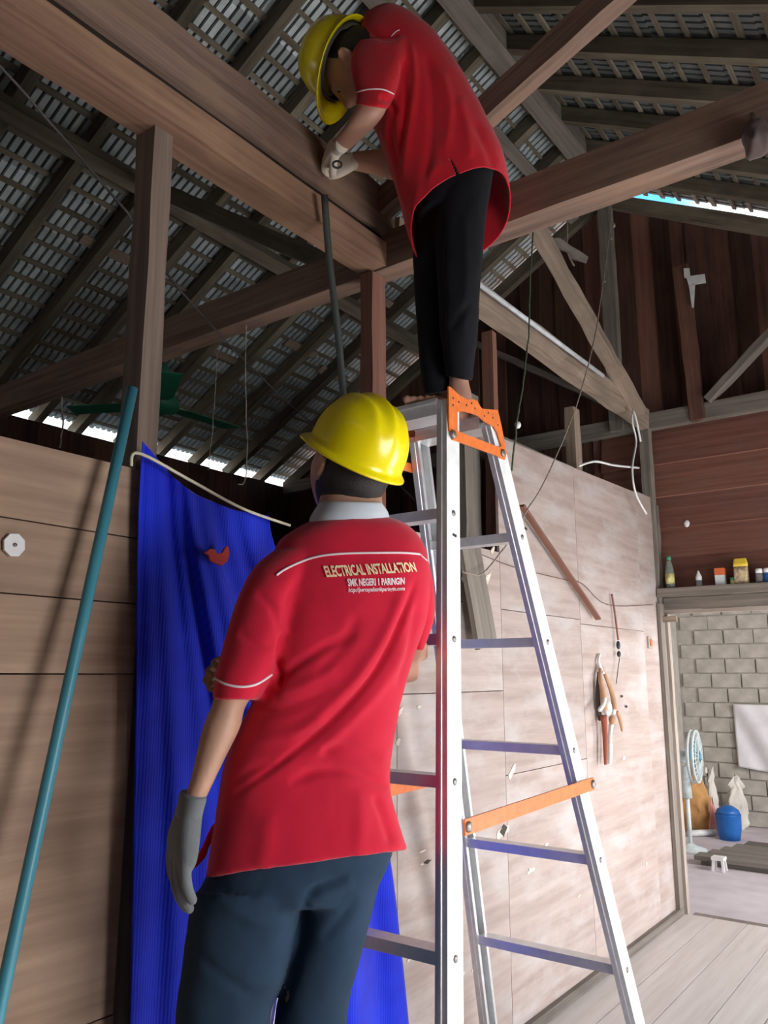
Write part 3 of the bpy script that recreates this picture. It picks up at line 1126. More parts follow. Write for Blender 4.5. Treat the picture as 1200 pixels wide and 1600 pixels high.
r1 = cord('rope', [onY(836, 330, 1.44), onY(829, 420, 1.40), onY(826, 520, 1.36), onY(817, 600, 1.32), onY(808, 655, 1.28), onY(800, 735, 1.25)], 0.0035, 'greenrope',
          'green knotted rope hanging just right of the black trousers', 30, .004)
r2 = cord('rope', [onY(958, 240, 1.44), onY(955, 330, 1.44), onY(948, 400, 1.44), onY(930, 520, 1.42), onY(905, 620, 1.42), onY(862, 730, 1.44), onY(822, 800, 1.43), onY(786, 858, 1.46), onY(752, 897, 1.44), onY(722, 893, 1.44)], 0.0033,
          'greyrope', 'long dusty rope slanting from the tie beam down to the plywood top', 44, .004)
for px, py, sz in ((959, 352, .012), (955, 372, .009), (945, 440, .006)):
    MB().ball(onY(px, py, 1.44), sz, sz * .8, sz * 1.3, 8).build('knot', M['greyrope'], r2)
cord('rope', [onY(888, 310, 1.9), onY(886, 380, 1.9), onY(889, 400, 1.9), onY(897, 415, 1.9)], 0.006, 'greyrope', 'short frayed rope end hanging by the crooked pole', 14, .004)
cord('cobweb_string', [onY(96, 620, 1.9), onY(98, 660, 1.9), onY(93, 700, 1.9)], 0.0025, 'greyrope', 'frayed string hanging in front of the eave gap left of the post', 12, .006, 'string')
cord('cobweb_string', [onY(384, 490, 2.2), onY(384, 600, 2.2), onY(385, 740, 2.2), onY(372, 757, 2.2)], 0.0025, 'greyrope', 'long thin string hanging behind the blue curtain top', 16, .004, 'string')
cord('cobweb_string', [onY(340, 545, 2.2), onY(333, 660, 2.2), onY(325, 735, 2.2)], 0.0012, 'greyrope', 'hair-thin string hanging between post and long string', 12, .003, 'string')
cord('electric_wire', [onY(-30, 70, 1.62), onY(60, 170, 1.68), onY(200, 335, 1.75), onY(230, 390, 1.80), onY(355, 535, 2.2), onY(480, 655, 2.5), onY(560, 700, 2.7), onY(690, 822, 1.60)], 0.0038, 'wire',
     'dark wire sagging across the whole left side under the roof', 40, .003, 'wire')
cord('curtain_string', [onY(205, 728, 1.47), onY(217, 708, 1.455), onY(300, 752, 1.45), onY(380, 795, 1.45), onY(453, 821, 1.46)], 0.0038, 'cream', 'cream cord on which the blue curtain hangs', 24, 0, 'cord')
cord('electric_wire', [onY(905, 728, 1.50), onY(930, 721, 1.48), onY(960, 727, 1.47), onY(998, 731, 1.46)], 0.006, 'white', 'white cable curving out over the plywood top', 20, 0, 'cable')
cord('electric_wire', [onY(990, 642, 1.45), onY(995, 660, 1.44), onY(1001, 690, 1.44)], 0.006, 'white', 'short white cable end hanging from the gable corner', 12, 0, 'cable')
cord('electric_wire', [onY(989, 640, 1.46), onY(988, 660, 1.46), onY(994, 690, 1.46), onY(988, 730, 1.45), onY(993, 770, 1.45), onY(1010, 803, 1.44)], 0.0055, 'white', 'long kinked white cable hanging down the corner post', 26, 0, 'cable')
cord('electric_wire', [onX(1003, 750, XG - .02), onX(1018, 810, XG - .02), onX(1035, 880, XG - .02)], 0.003, 'brownwire', 'thin brown wire slanting down to the green capped bottle', 12, 0, 'wire')
cord('electric_wire', [onY(715, 850, 1.515), onY(800, 885, 1.515), onY(880, 905, 1.515), onY(910, 912, 1.515), onY(950, 945, 1.515), onY(1020, 945, 1.515)], 0.0018, 'brownwire', 'thin brown wire crossing the plywood behind the ladder', 26, 0, 'wire')
rc = cord('red_cable', [onY(956, 928, 1.51), onY(961, 960, 1.505), onY(966, 1000, 1.50)], 0.005, 'redwire', 'red cable with a small black plug hanging on the plywood', 12, 0, 'cable')
MB().ball(onY(966, 1008, 1.50), .012, .010, .022, 10).build('plug', M['black'], rc)
MB().ball(onY(967, 1022, 1.50), .012, .010, .016, 10).build('plug', M['black'], rc)
MB().tube([onY(968, 1028, 1.50), onY(965, 1050, 1.50), onY(963, 1068, 1.50)], .002, 6).build('cable_tail', M['black'], rc)
for px, py in ((972, 1088), (979, 1104)):
    c = onY(px, py, 1.515)
    tag(MB().ball(c, .010, .004, .007, 8).build('mud_wasp_nest', M['black']), 'small dark mud speck on plywood under the black plug, %s of two' % ('upper' if py < 1090 else 'lower'), 'wasp nest')
st = MB().beam(onY(815, 790, 1.485), onY(935, 967, 1.49), 0.012, 0.026, (0, 1, 0), 8, .002).build('wooden_stick', M['red_post'])
tag(st, 'brown wooden stick nailed slanting across the upper plywood', 'stick')
lb = MB().beam(onY(733, 855, 1.49), onY(760, 1010, 1.47), 0.02, 0.135, (1, 0, 0.25), 6, .002).build('loose_board', M['grey_wood'])
tag(lb, 'broad grey loose board leaning in the gap behind the ladder', 'board')

# light switch base on the left boards, socket plate by the door, papers
c = onY(20, 852, YW - .004)
sw = MB().prism([(c.x + .024 * math.cos(t + .5) * 0.95, c.y, c.z + .024 * math.sin(t + .5)) for t in [i * PI / 4 for i in range(8)]], (0, -0.007, 0)).build('round_block', M['white'])
tag(sw, 'white plastic mounting block screwed to the left boards', 'mounting block')
MB().lathe(c + Vector((0, -.008, 0)), (0, -1, 0), [(.004, 0), (.004, .002)], 8).build('screw', M['steel'], sw)
c = onY(1015, 1004, YW - .004)
sk = MB().box(c - Vector((.030, .006, .033)), c + Vector((.030, .004, .033))).build('socket_plate', M['jamb'])
tag(sk, 'small wooden switch base on plywood beside the door frame', 'switch base')
MB().box(c - Vector((.014, .012, .018)), c + Vector((.014, .0, .018))).build('socket_face', M['orange_lid'], sk)
pc = empty('paper_tape', onX(1083, 440, XG - .10))
tag(pc, 'white paper tape cross stuck on the dark gable stud', 'tape')
for q in ([(1068, 419), (1077, 419), (1079, 436), (1069, 434)], [(1072, 432), (1101, 428), (1103, 442), (1076, 446)], [(1076, 444), (1086, 443), (1084, 481), (1081, 480)]):
    MB().prism([onX(a, b, XG - .10) for a, b in q], (0.003, 0, 0)).build('tape_strip', M['white'], pc)
c = onX(1073, 818, XG + .005)
tag(MB().ball(c, .008, .018, .022, 10).build('wasp_nest', M['white']), 'pale round nest stuck on red-brown boards above the bottles', 'nest')
c = onY(809, 664, 1.28)
tag(MB().ball(c, .012, .012, .014, 10).build('knob_insulator', M['white']), 'small white insulator knob hanging by the orange hinge', 'insulator')

# ---- curtain
cu_l = [(222, 690), (216, 800), (213, 950), (212, 1100), (209, 1250), (206, 1400), (203, 1560), (201, 1640)]
cu_r = [(420, 806), (428, 850), (470, 960), (520, 1080), (570, 1200), (605, 1320), (625, 1470), (642, 1640)]
nv, nu = 90, 120
LL = crom(cu_l, nv)
RRR = crom(cu_r, nv)
TOP = [(222, 690), (236, 705), (258, 732), (282, 755), (305, 772), (335, 785), (372, 798), (420, 806)]
TP = crom(TOP, nu)
mb = MB()
vs, fs, us = [], [], []
for i in range(nv):
    v = i / (nv - 1)
    for j in range(nu):
        u = j / (nu - 1)
        px = LL[i][0] * (1 - u) + RRR[i][0] * u
        py = LL[i][1] * (1 - u) + RRR[i][1] * u
        # blend the sagging top edge into straight rows
        sag = (TP[j][1] - (690 * (1 - u) + 806 * u)) * (1 - v) ** 2
        px += (TP[j][0] - (222 * (1 - u) + 420 * u)) * (1 - v) ** 3
        py += sag
        fold = (math.sin(u * 21 + 1.3 * math.sin(v * 3 + u * 5)) * 0.55 + math.sin(u * 47 + v * 4) * 0.25 + math.sin(u * 9 - v * 2) * 0.5)
        amp = 0.006 + 0.024 * min(1, v * 1.6 + .1)
        yy = YW - 0.035 + fold * amp * (0.35 + 0.65 * math.sin(PI * min(1, u * 1.02)) if u < .5 else 1)
        vs.append(onY(px, py, min(yy, YW - .006)))
        us.append((u, v))
for i in range(nv - 1):
    for j in range(nu - 1):
        fs.append([i * nu + j, i * nu + j + 1, (i + 1) * nu + j + 1, (i + 1) * nu + j])
mb.add(vs, fs, [[us[k] for k in f] for f in fs], 0, True)
cu = mb.build('curtain', M['curtain'])
sm = cu.modifiers.new('thick', 'SOLIDIFY')
sm.thickness = 0.002
tag(cu, 'bright blue net curtain hanging by its corner in the board wall gap', 'curtain')
bw = empty('paper_ornament', onY(338, 870, YW - .07))
tag(bw, 'red paper bow shaped like a small bird on the blue curtain', 'ornament')
YB = YW - .068
MB().prism([onY(a, b, YB) for a, b in ((337, 866), (345, 864), (349, 857), (353, 853), (355, 858), (356, 868), (352, 878), (344, 884), (335, 880), (331, 873))], (0, -.006, 0)).build('paper_fold', M['paper_red'], bw)
MB().prism([onY(a, b, YB - .004) for a, b in ((318, 864), (326, 858), (334, 859), (338, 868), (341, 877), (334, 880), (326, 876), (324, 868))], (0, -.006, 0)).build('paper_fold', M['paper_red'], bw)

# ---- green ceiling fan far back under the tie beam
gf = empty('ceiling_fan', onX(243, 625, 2.55))
tag(gf, 'green ceiling fan hanging behind the dark post', 'fan')
c = onX(250, 626, 2.55)
MB().lathe(c + Vector((0, 0, -.07)), (0, 0, 1), [(.03, 0), (.085, .012), (.105, .04), (.10, .075), (.05, .10), (.02, .115)], 20).build('motor', M['greenfan'], gf)
MB().tube([c + Vector((0, 0, .04)), c + Vector((0, 0, .22))], .014, 8).build('rod', M['greenfan'], gf)
MB().ball(c + Vector((0, 0, .16)), .045, .045, .05, 12).build('canopy_cup', M['greenfan'], gf)
L_ = onZ(108, 634, c.z)
d0 = (L_ - c)
d0.z = 0
a0 = math.atan2(d0.y, d0.x)
for k in range(3):
    d = Vector((math.cos(a0 + k * 2 * PI / 3), math.sin(a0 + k * 2 * PI / 3), 0))
    s = Vector((-d.y, d.x, 0.06))
    bl = [c + d * .07 + s * .02, c + d * .16 + s * .055, c + d * .50 + s * .06, c + d * .51 - s * .05, c + d * .16 - s * .055, c + d * .07 - s * .02]
    MB().prism([q - Vector((0, 0, .03)) for q in bl], (0, 0, .005)).build('blade', M['greenfan'], gf)

# grey bundle tied at the near end of the tie beam
gb = MB()
c = onX(1182, 215, XB - .02)
gb.ball(c, .038, .035, .045, 24)
gb.v = [tuple(Vector(v) + noise.noise_vector(Vector(v) * 28) * .018) for v in gb.v]
gb = gb.build('cloth_bundle', M['dark_fur'])
tag(gb, 'small grey cloth bundle tied under the tie beam at the upper right', 'bundle')
MB().tube([c + Vector((0, 0, .02)), c + Vector((.02, 0, .06)), c + Vector((.03, .01, .09))], .006, 6).build('tie_string', M['greyrope'], gb)

# ---- shelf board over the lintel and what stands on it
zsh = 1.793
sf = struct(MB().beam((XG - .035, -0.5, zsh - .030), (XG - .035, 1.515, zsh - .030), 0.13, 0.05, (0, 0, 1), 14, .004).build('trim_2', M['grey_wood']), 'dusty grey ledge above the doorway carrying bottles')
ZS = zsh - .003
XS = XG - .055


def on_shelf(px):
    p = onX(px, 905, XS)
    return Vector((XS, p.y, ZS))


def thing(name, loc, label, cat, group=None):
    return tag(empty(name, loc), label, cat, group)


p = on_shelf(1047)
t = thing('plastic_bottle', p, 'clear plastic bottle with green cap on the ledge above the doorway', 'bottle')
MB().lathe(p, (0, 0, 1), [(.022, 0), (.025, .01), (.025, .09), (.022, .115), (.012, .16), (.011, .168)], 16).build('bottle_body', M['bottle'], t)
MB().lathe(p + Vector((0, 0, .025)), (0, 0, 1), [(.0256, 0), (.0256, .06)], 16).build('bottle_label', M['label_yellow'], t)
MB().lathe(p + Vector((0, 0, .168)), (0, 0, 1), [(.014, 0), (.014, .018), (.009, .022)], 14).build('cap', M['green_plastic'], t)
p = on_shelf(1092)
t = thing('dropper_bottle', p, 'small white dropper bottle standing alone on the doorway ledge', 'bottle')
MB().lathe(p, (0, 0, 1), [(.014, 0), (.016, .006), (.016, .036)], 14).build('bottle_body', M['jarglass'], t)
MB().lathe(p + Vector((0, 0, .036)), (0, 0, 1), [(.017, 0), (.017, .022), (.009, .038), (.005, .052), (.003, .056)], 14).build('cap', M['white'], t)
p = on_shelf(1126)
t = thing('tube_box', p, 'white container with bright orange lid on the doorway ledge', 'container')
MB().beam(p, p + Vector((0, 0, .056)), .042, .050, (0, 1, 0)).build('box_body', M['fanwhite'], t)
MB().beam(p + Vector((0, 0, .056)), p + Vector((0, 0, .096)), .044, .052, (0, 1, 0)).build('lid', M['orange_lid'], t)
p = on_shelf(1145)
t = thing('ointment_jar', p, 'tiny green jar next to the yellow packet on the ledge', 'jar')
MB().lathe(p, (0, 0, 1), [(.012, 0), (.014, .004), (.014, .024)], 12).build('jar_body', M['label_yellow'], t)
MB().lathe(p + Vector((0, 0, .024)), (0, 0, 1), [(.0145, 0), (.0145, .014), (.012, .016)], 12).build('lid', M['green_plastic'], t)
p = on_shelf(1159)
t = thing('food_packet', p, 'tall yellow and pink printed packet on the doorway ledge', 'packet')
q = MB()
q.loft([(p + Vector((0, 0, h)), Vector((dx, 0, 0)), Vector((0, dy, 0)), 5) for h, dx, dy in ((0, .022, .036), (.02, .026, .037), (.075, .024, .036), (.10, .014, .037))], 20)
q.build('packet_body', M['pink_print'], t)
q = MB()
q.loft([(p + Vector((0, 0, h)), Vector((dx, 0, 0)), Vector((0, dy, 0)), 5) for h, dx, dy in ((.098, .0155, .038), (.118, .012, .038), (.140, .005, .033), (.145, .004, .030))], 20)
q.build('packet_top', M['yellow_pack'], t)
for px, lab in ((1187, 'clear jar with white lid beside the yellow and pink packet'), (1200, 'dark jar with white lid at the end of the ledge')):
    p = on_shelf(px)
    t = thing('pill_jar', p, lab, 'jar')
    MB().lathe(p, (0, 0, 1), [(.018, 0), (.020, .005), (.020, .048), (.016, .054)], 14).build('jar_body', M['jarglass'] if px < 1190 else M['blue_plastic'], t)
    MB().lathe(p + Vector((0, 0, .054)), (0, 0, 1), [(.0195, 0), (.0195, .022), (.017, .025)], 14).build('lid', M['white'], t)
p = Vector((XS, on_shelf(1014).y, ZS))
tag(MB().ball(p + Vector((0, 0, .014)), .018, .02, .018, 10).build('mud_lump', M['grey_wood']), 'grey mud lump at the corner end of the ledge', 'mud lump')

# ---- plush toy hanging on the plywood (long limbs, tan, white and brown)
ty = empty('plush_toy', onY(945, 1190, YW - .05))
tag(ty, 'tan and white long-limbed plush toy hanging upside down on the plywood', 'toy')
YT = YW - .035


def limb(name, px, r, mat):
    MB().tube(smooth_path([onY(a, b, YT - c) for a, b, c in px], 12), [x for x in crom([(k,) for k in r], 12)[:, 0]], 10).build(name, M[mat], ty)


limb('leg', [(938, 1040, -.02), (938, 1060, 0), (942, 1080, .01), (945, 1110, .015)], [.006, .010, .014, .016], 'tan_fur')
limb('leg', [(940, 1042, -.02), (947, 1058, 0), (957, 1085, .005), (961, 1110, .01)], [.006, .009, .013, .014], 'tan_fur')
limb('hanging_loop', [(937, 1022, -.025), (935, 1034, -.02), (940, 1046, -.01), (943, 1052, 0)], [.006, .007, .008, .008], 'white_fur')
limb('back_cloth', [(935, 1050, -.02), (934, 1080, -.02), (935, 1108, -.02), (938, 1125, -.02)], [.005, .011, .012, .010], 'dark_fur')
limb('arm', [(945, 1088, .015), (943, 1100, .025), (938, 1108, .03), (936, 1110, .03)], [.009, .010, .010, .006], 'white_fur')
MB().ball(onY(949, 1106, YT - .02), .026, .022, .036, 14).build('belly', M['white_fur'], ty)
MB().ball(onY(959, 1112, YT - .03), .013, .011, .013, 10).build('paw', M['white_fur'], ty)
MB().ball(onY(957, 1125, YT - .015), .021, .018, .022, 14).build('head', M['tan_fur'], ty)
limb('arm', [(964, 1112, 0), (968, 1122, .005), (971, 1134, .005), (972, 1143, .005)], [.008, .009, .008, .005], 'tan_fur')
limb('tail', [(943, 1118, .005), (945, 1140, .005), (946, 1170, .005), (946, 1195, .005)], [.016, .013, .011, .006], 'brown_fur')
limb('scarf_end', [(955, 1132, .0), (953, 1150, .01), (953, 1175, .01), (952, 1194, .01)], [.012, .010, .013, .010], 'white_fur')

# ================================================================== KITCHEN THINGS
Zk = ZK


def kfl(px, py):
    return onZ(px, py, Zk)


# low plank platform
pf = thing('low_platform', kfl(1180, 1335), 'low dark plank platform on the kitchen floor', 'platform')
b0 = kfl(1100, 1352)
for k in range(5):
    x = b0.x + .05 + k * .16
    MB().beam((x, -1.0, Zk + .05), (x, b0.y - .05 * k + .06, Zk + .05), .15, .03, v0=k).build('plank', M['mat'], pf)
MB().box((b0.x, -1.0, Zk), (b0.x + .06, b0.y + .02, Zk + .04)).build('platform_edge', M['mat'], pf)
# stand fan
fb = kfl(1080, 1330)
fa = thing('stand_fan', fb, 'pale stand fan with teal blades facing right in the kitchen', 'fan')
MB().lathe(fb, (0, 0, 1), [(.12, 0), (.12, .02), (.05, .04), (.02, .06)], 24).build('base', M['fanwhite'], fa)
s = (fb - CP).dot(FWD) / CAM_F
hc = fb + UPW * 1.0
# fan head at the measured height
hz = onX(1086, 1182, fb.x)
MB().tube([fb + Vector((0, 0, .05)), Vector((fb.x, fb.y, hz.z - .30))], .016, 10).build('pole', M['fanwhite'], fa)
MB().tube([Vector((fb.x, fb.y, hz.z - .32)), Vector((fb.x, fb.y, hz.z - .08))], [.038, .026], 12).build('sleeve', M['fanwhite'], fa)
hd = Vector((fb.x, hz.y + .02, hz.z))
fdir = (RIGHT * .86 - FWD_H * .51).normalized()
MB().lathe(hd - fdir * .15, fdir, [(.03, 0), (.055, .02), (.06, .08), (.05, .12)], 16).build('motor', M['fanwhite'], fa)
mb = MB()
side = fdir.cross(UPW).normalized()
R_ = .20
for ringr, ro in ((R_, 0), (R_ * .99, .035), (R_ * .8, .05), (R_ * .8, -.02), (R_ * .3, .055)):
    mb.tube([hd + fdir * ro + side * (ringr * math.cos(t)) + UPW * (ringr * math.sin(t)) for t in [2 * PI * i / 28 for i in range(29)]], .010 if ringr > R_ * .95 else .004, 6, cap=False)
for i in range(28):
    t = 2 * PI * i / 28
    e = side * math.cos(t) + UPW * math.sin(t)
    mb.tube([hd + e * .05 + fdir * .055, hd + e * R_ * .8 + fdir * .05, hd + e * R_ * .99 + fdir * .03], .0034, 4)
mb.build('guard', M['fanwhite'], fa)
for k in range(3):
    t0_ = k * 2 * PI / 3 + .4
    pl = []
    for rr_, tt in ((.03, -.3), (.10, -.55), (.17, -.5), (.18, .2), (.12, .45), (.03, .3)):
        e = side * math.cos(t0_ + tt) + UPW * math.sin(t0_ + tt)
        pl.append(hd + e * rr_ + fdir * (.01 + .02 * tt))
    MB().prism(pl, fdir * .004).build('blade', M['teal'], fa)
MB().lathe(hd + fdir * .052, fdir, [(.034, 0), (.03, .012), (.01, .016)], 14).build('guard_badge', M['teal'], fa)


def sack(name, px0, px1, py0, py1, mat, label, cat, zoff=0.0, tip=.25, lean=0.0, seed=0, fwdm=0.0):
    a = kfl((px0 + px1) / 2, py1)
    a = a + Vector((fwdm, 0, zoff))
    sc_ = (a - CP).dot(FWD) / CAM_F
    w = (px1 - px0) * sc_
    h = (py1 - py0) * sc_
    secs = []
    for u, k in ((0, .75), (.08, .95), (.3, 1.0), (.55, .92), (.75, .68), (.9, .42), (1.0, tip)):
        cc = a + Vector((0, 0, h * u)) + RIGHT * (lean * u * w)
        secs.append((cc, RIGHT * (w / 2 * k), FWD_H * (w / 2 * .6 * k), 2.4))
    m_ = MB()
    m_.loft(secs, 28)
    m_.v = []
    m_.f, m_.uv, m_.mi, m_.smooth = [], [], [], []
    big = catm(secs, 22)
    rings = []
    for q_, (cc, aa, bb, ee) in enumerate(big):
        u = q_ / 21
        row = []
        for k in range(36):
            th = 2 * PI * k / 36
            rr_ = 1 + (.04 + .16 * u * u) * math.sin(5 * th + seed * 2 + u * 3) + .06 * math.sin(9 * th - u * 8 + seed)
            pt = cc + aa * (math.cos(th) * rr_) + bb * (math.sin(th) * rr_)
            pt += UPW * (h * .14 * u ** 3 * math.sin(2 * th + seed * 1.7)) + noise.noise_vector(pt * 16 + Vector((seed, 0, 0))) * w * .13
            pt.z = max(pt.z, a.z)
            row.append(pt)
        rings += row
    fs_ = [[i_ * 36 + k, i_ * 36 + (k + 1) % 36, (i_ + 1) * 36 + (k + 1) % 36, (i_ + 1) * 36 + k] for i_ in range(21) for k in range(36)]
    fs_ += [list(range(35, -1, -1)), [21 * 36 + k for k in range(36)]]
    m_.add(rings, fs_, None, 0, True)
    o = m_.build(name, M[mat])
    return tag(o, label, cat)


sack('sack', 1071, 1117, 1212, 1300, 'tan_sack', 'tan full sack behind the stand fan pole in the kitchen', 'sack', 0.0, .2, -.1, 1)
sack('sack', 1107, 1128, 1212, 1296, 'white_sack', 'white crumpled sack between the tan sack and the blue pail', 'sack', 0.0, .62, -.05, 2, -.02)
sack('sack', 1138, 1172, 1222, 1294, 'white_sack', 'white torn sack right of the blue pail in the kitchen', 'sack', 0.0, .60, .10, 3, -.06)
sack('pink_bag', 1113, 1126, 1252, 1302, 'pink_plastic', 'pink plastic bag squeezed beside the blue pail', 'bag', 0.0, .3, .1, 4, -.08)
bpx = kfl(1133, 1308) - FWD_H * .1
sc_ = (bpx - CP).dot(FWD) / CAM_F
wb_ = 19 * sc_
t = thing('blue_pail', bpx, 'bright blue round pail in front of the white sacks', 'pail')
MB().lathe(bpx, (0, 0, 1), [(wb_ * .8, 0), (wb_ * .95, .08), (wb_, .2), (wb_ * 1.02, .205)], 24).build('pail_body', M['blue_plastic'], t)
MB().lathe(bpx + Vector((0, 0, .2)), (0, 0, 1), [(wb_ * 1.0, 0), (wb_ * .85, .04), (wb_ * .4, .07), (.01, .075)], 24).build('cover', M['blue_plastic'], t)
a, b = kfl(1076, 1308), kfl(1118, 1306)
tag(MB().tube([a + Vector((0, 0, .03)), b + Vector((0, 0, .03))], .026, 10).build('white_pipe', M['white']), 'white pipe lying on the kitchen floor before the sacks', 'pipe')
c = kfl(1079, 1334) - FWD_H * .55
t = thing('plastic_stool', c, 'tiny white plastic stool on the kitchen floor by the door frame', 'stool')
MB().beam(c + Vector((0, 0, .075)), c + Vector((0, 0, .095)), .085, .085, (0, 1, 0)).build('seat', M['white'], t)
for sx in (-1, 1):
    for sy in (-1, 1):
        MB().beam(c + Vector((.036 * sx, .036 * sy, 0)), c + Vector((.03 * sx, .03 * sy, .076)), .016, .016, (0, 1, 0)).build('leg', M['white'], t)
# white cloth hung on the block wall
vs, fs = [], []
n1, n2 = 30, 26
for i in range(n1):
    for j in range(n2):
        u, v = j / (n2 - 1), i / (n1 - 1)
        px = 1145 + u * 90 + 9 * v * (1 - u)
        py = 1100 + 3 * u + v * (98 + 12 * u)
        dx = .02 + .010 * math.sin(u * 7 - v * 5) + .006 * math.sin(u * 14 - v * 9)
        vs.append(onX(px, py, XK - .02 - dx))
for i in range(n1 - 1):
    for j in range(n2 - 1):
        fs.append([i * n2 + j, i * n2 + j + 1, (i + 1) * n2 + j + 1, (i + 1) * n2 + j])
wc = MB().add(vs, fs, None, 0, True).build('hanging_cloth', M['white_cloth'])
wc.modifiers.new('thick', 'SOLIDIFY').thickness = .004
tag(wc, 'white cloth hanging on the kitchen block wall', 'cloth')

# ================================================================== PEOPLE
def sec(pl, pr, Dl, Dr, depth, e=2.2, bdir=None):
    A, B = onD(*pl, Dl), onD(*pr, Dr)
    c = (A + B) / 2
    a = (B - A) / 2
    b = Vector(bdir) if bdir is not None else (c - CP).normalized()
    n = a.normalized()
    b = (b - n * b.dot(n)).normalized() * depth
    return (c, a, b, e)


def wsec(c, ax, r1, r2, e=2.0, ref=None):
    """world-space section at c, perpendicular to ax"""
    ax = Vector(ax).normalized()
    a = (Vector(ref) if ref is not None else RIGHT)
    a = (a - ax * a.dot(ax)).normalized()
    return (Vector(c), a * r1, ax.cross(a) * r2, e)


def merged(mb, name, voxel, smooth, mats):
    """grow one continuous surface from overlapping closed shapes"""
    me = mb.mesh(name + '_raw', mats)
    fix_normals(me)
    o = bpy.data.objects.new(name + '_raw', me)
    COL.objects.link(o)
    r = o.modifiers.new('r', 'REMESH')
    r.mode = 'VOXEL'
    r.voxel_size = voxel
    if smooth:
        s_ = o.modifiers.new('s', 'SMOOTH')
        s_.factor = 0.5
        s_.iterations = smooth
    dg = bpy.context.evaluated_depsgraph_get()
    dg.update()
    out = bpy.data.meshes.new_from_object(o.evaluated_get(dg), depsgraph=dg)
    out.name = name
    bpy.data.objects.remove(o)
    out.materials.clear()
    for m in (mats if isinstance(mats, (list, tuple)) else [mats]):
        out.materials.append(m)
    out.polygons.foreach_set('use_smooth', np.ones(len(out.polygons), dtype=bool))
    out.polygons.foreach_set('material_index', np.zeros(len(out.polygons), dtype=np.int32))
    out.update()
    return out


def open_hem(me, ring, tol=.012, thick=.004):
    """take the closing disc off the bottom of a garment"""
    c, a, b, e = ring
    nn = a.cross(b).normalized()
    bm = bmesh.new()
    bm.from_mesh(me)
    cen = Vector()
    for v in bm.verts:
        cen += v.co
    cen /= len(bm.verts)
    if nn.dot(c - cen) < 0:
        nn = -nn
    bmesh.ops.bisect_plane(bm, geom=bm.verts[:] + bm.edges[:] + bm.faces[:], plane_co=c - nn * tol, plane_no=nn, clear_outer=True)
    bm.to_mesh(me)
    bm.free()


C_NP = np.array(CP)
F_NP, R_NP, U_NP = np.array(FWD), np.array(RIGHT), np.array(UPC)


def folds(me, lines, soft=0.0, seed=0):
    """press creases and raise ridges along lines of the cloth facing the camera: (points, width, height)"""
    n = len(me.vertices)
    co = np.empty(n * 3)
    me.vertices.foreach_get('co', co)
    co = co.reshape(-1, 3)
    no = np.empty(n * 3)
    me.vertices.foreach_get('normal', no)
    no = no.reshape(-1, 3)
    v = co - C_NP
    w = v @ F_NP
    px = 600 + CAM_F * (v @ R_NP) / w
    py = 800 - CAM_F * (v @ U_NP) / w
    face = np.clip(-(no * (v / np.linalg.norm(v, axis=1)[:, None])).sum(1) * 2.5, 0, 1)
    d = np.zeros(n)
    for pts, wd, amp in lines:
        P = crom(pts, max(6, 5 * len(pts)))
        best = np.full(n, 1e9)
        tt = np.zeros(n)
        L = len(P) - 1
        for i in range(L):
            a, b = P[i], P[i + 1]
            ab = b - a
            t = np.clip(((px - a[0]) * ab[0] + (py - a[1]) * ab[1]) / (ab @ ab + 1e-9), 0, 1)
            ds = np.hypot(px - a[0] - t * ab[0], py - a[1] - t * ab[1])
            m = ds < best
            best[m] = ds[m]
            tt[m] = (i + t[m]) / L
        env = np.clip(np.sin(np.clip(tt, 0, 1) * PI) * 1.8, 0.05, 1)
        d += amp * np.exp(-(best / wd) ** 2) * env * face
    if soft:
        d += np.array([noise.fractal(Vector(c) * 11 + Vector((seed, 0, 0)), 1.0, 2.0, 3) for c in co]) * soft
    co += no * d[:, None]
    me.vertices.foreach_set('co', co.ravel())
    me.update()


def bvh_of(me):
    return BVHTree.FromPolygons([v.co.copy() for v in me.vertices], [tuple(p.vertices) for p in me.polygons])


def on_cloth(bvh, px, py, off=0.002):
    d = ray(px, py).normalized()
    h = bvh.ray_cast(CP, d)
    if h[0] is None:
        return None
    n = h[1] if h[1].dot(d) < 0 else -h[1]
    return h[0] + n * off


def cloth_line(bvh, pts, r, m=40):
    P = crom(pts, m)
    out = [on_cloth(bvh, x, y, 0.0008) for x, y in P]
    return [p for p in out if p is not None]


def frame(face, up):
    f = Vector(face).normalized()
    u = Vector(up)
    u = (u - f * u.dot(f)).normalized()
    r = f.cross(u)
    m = Matrix((r, f, u)).transposed()
    return m            # columns: right, front, up


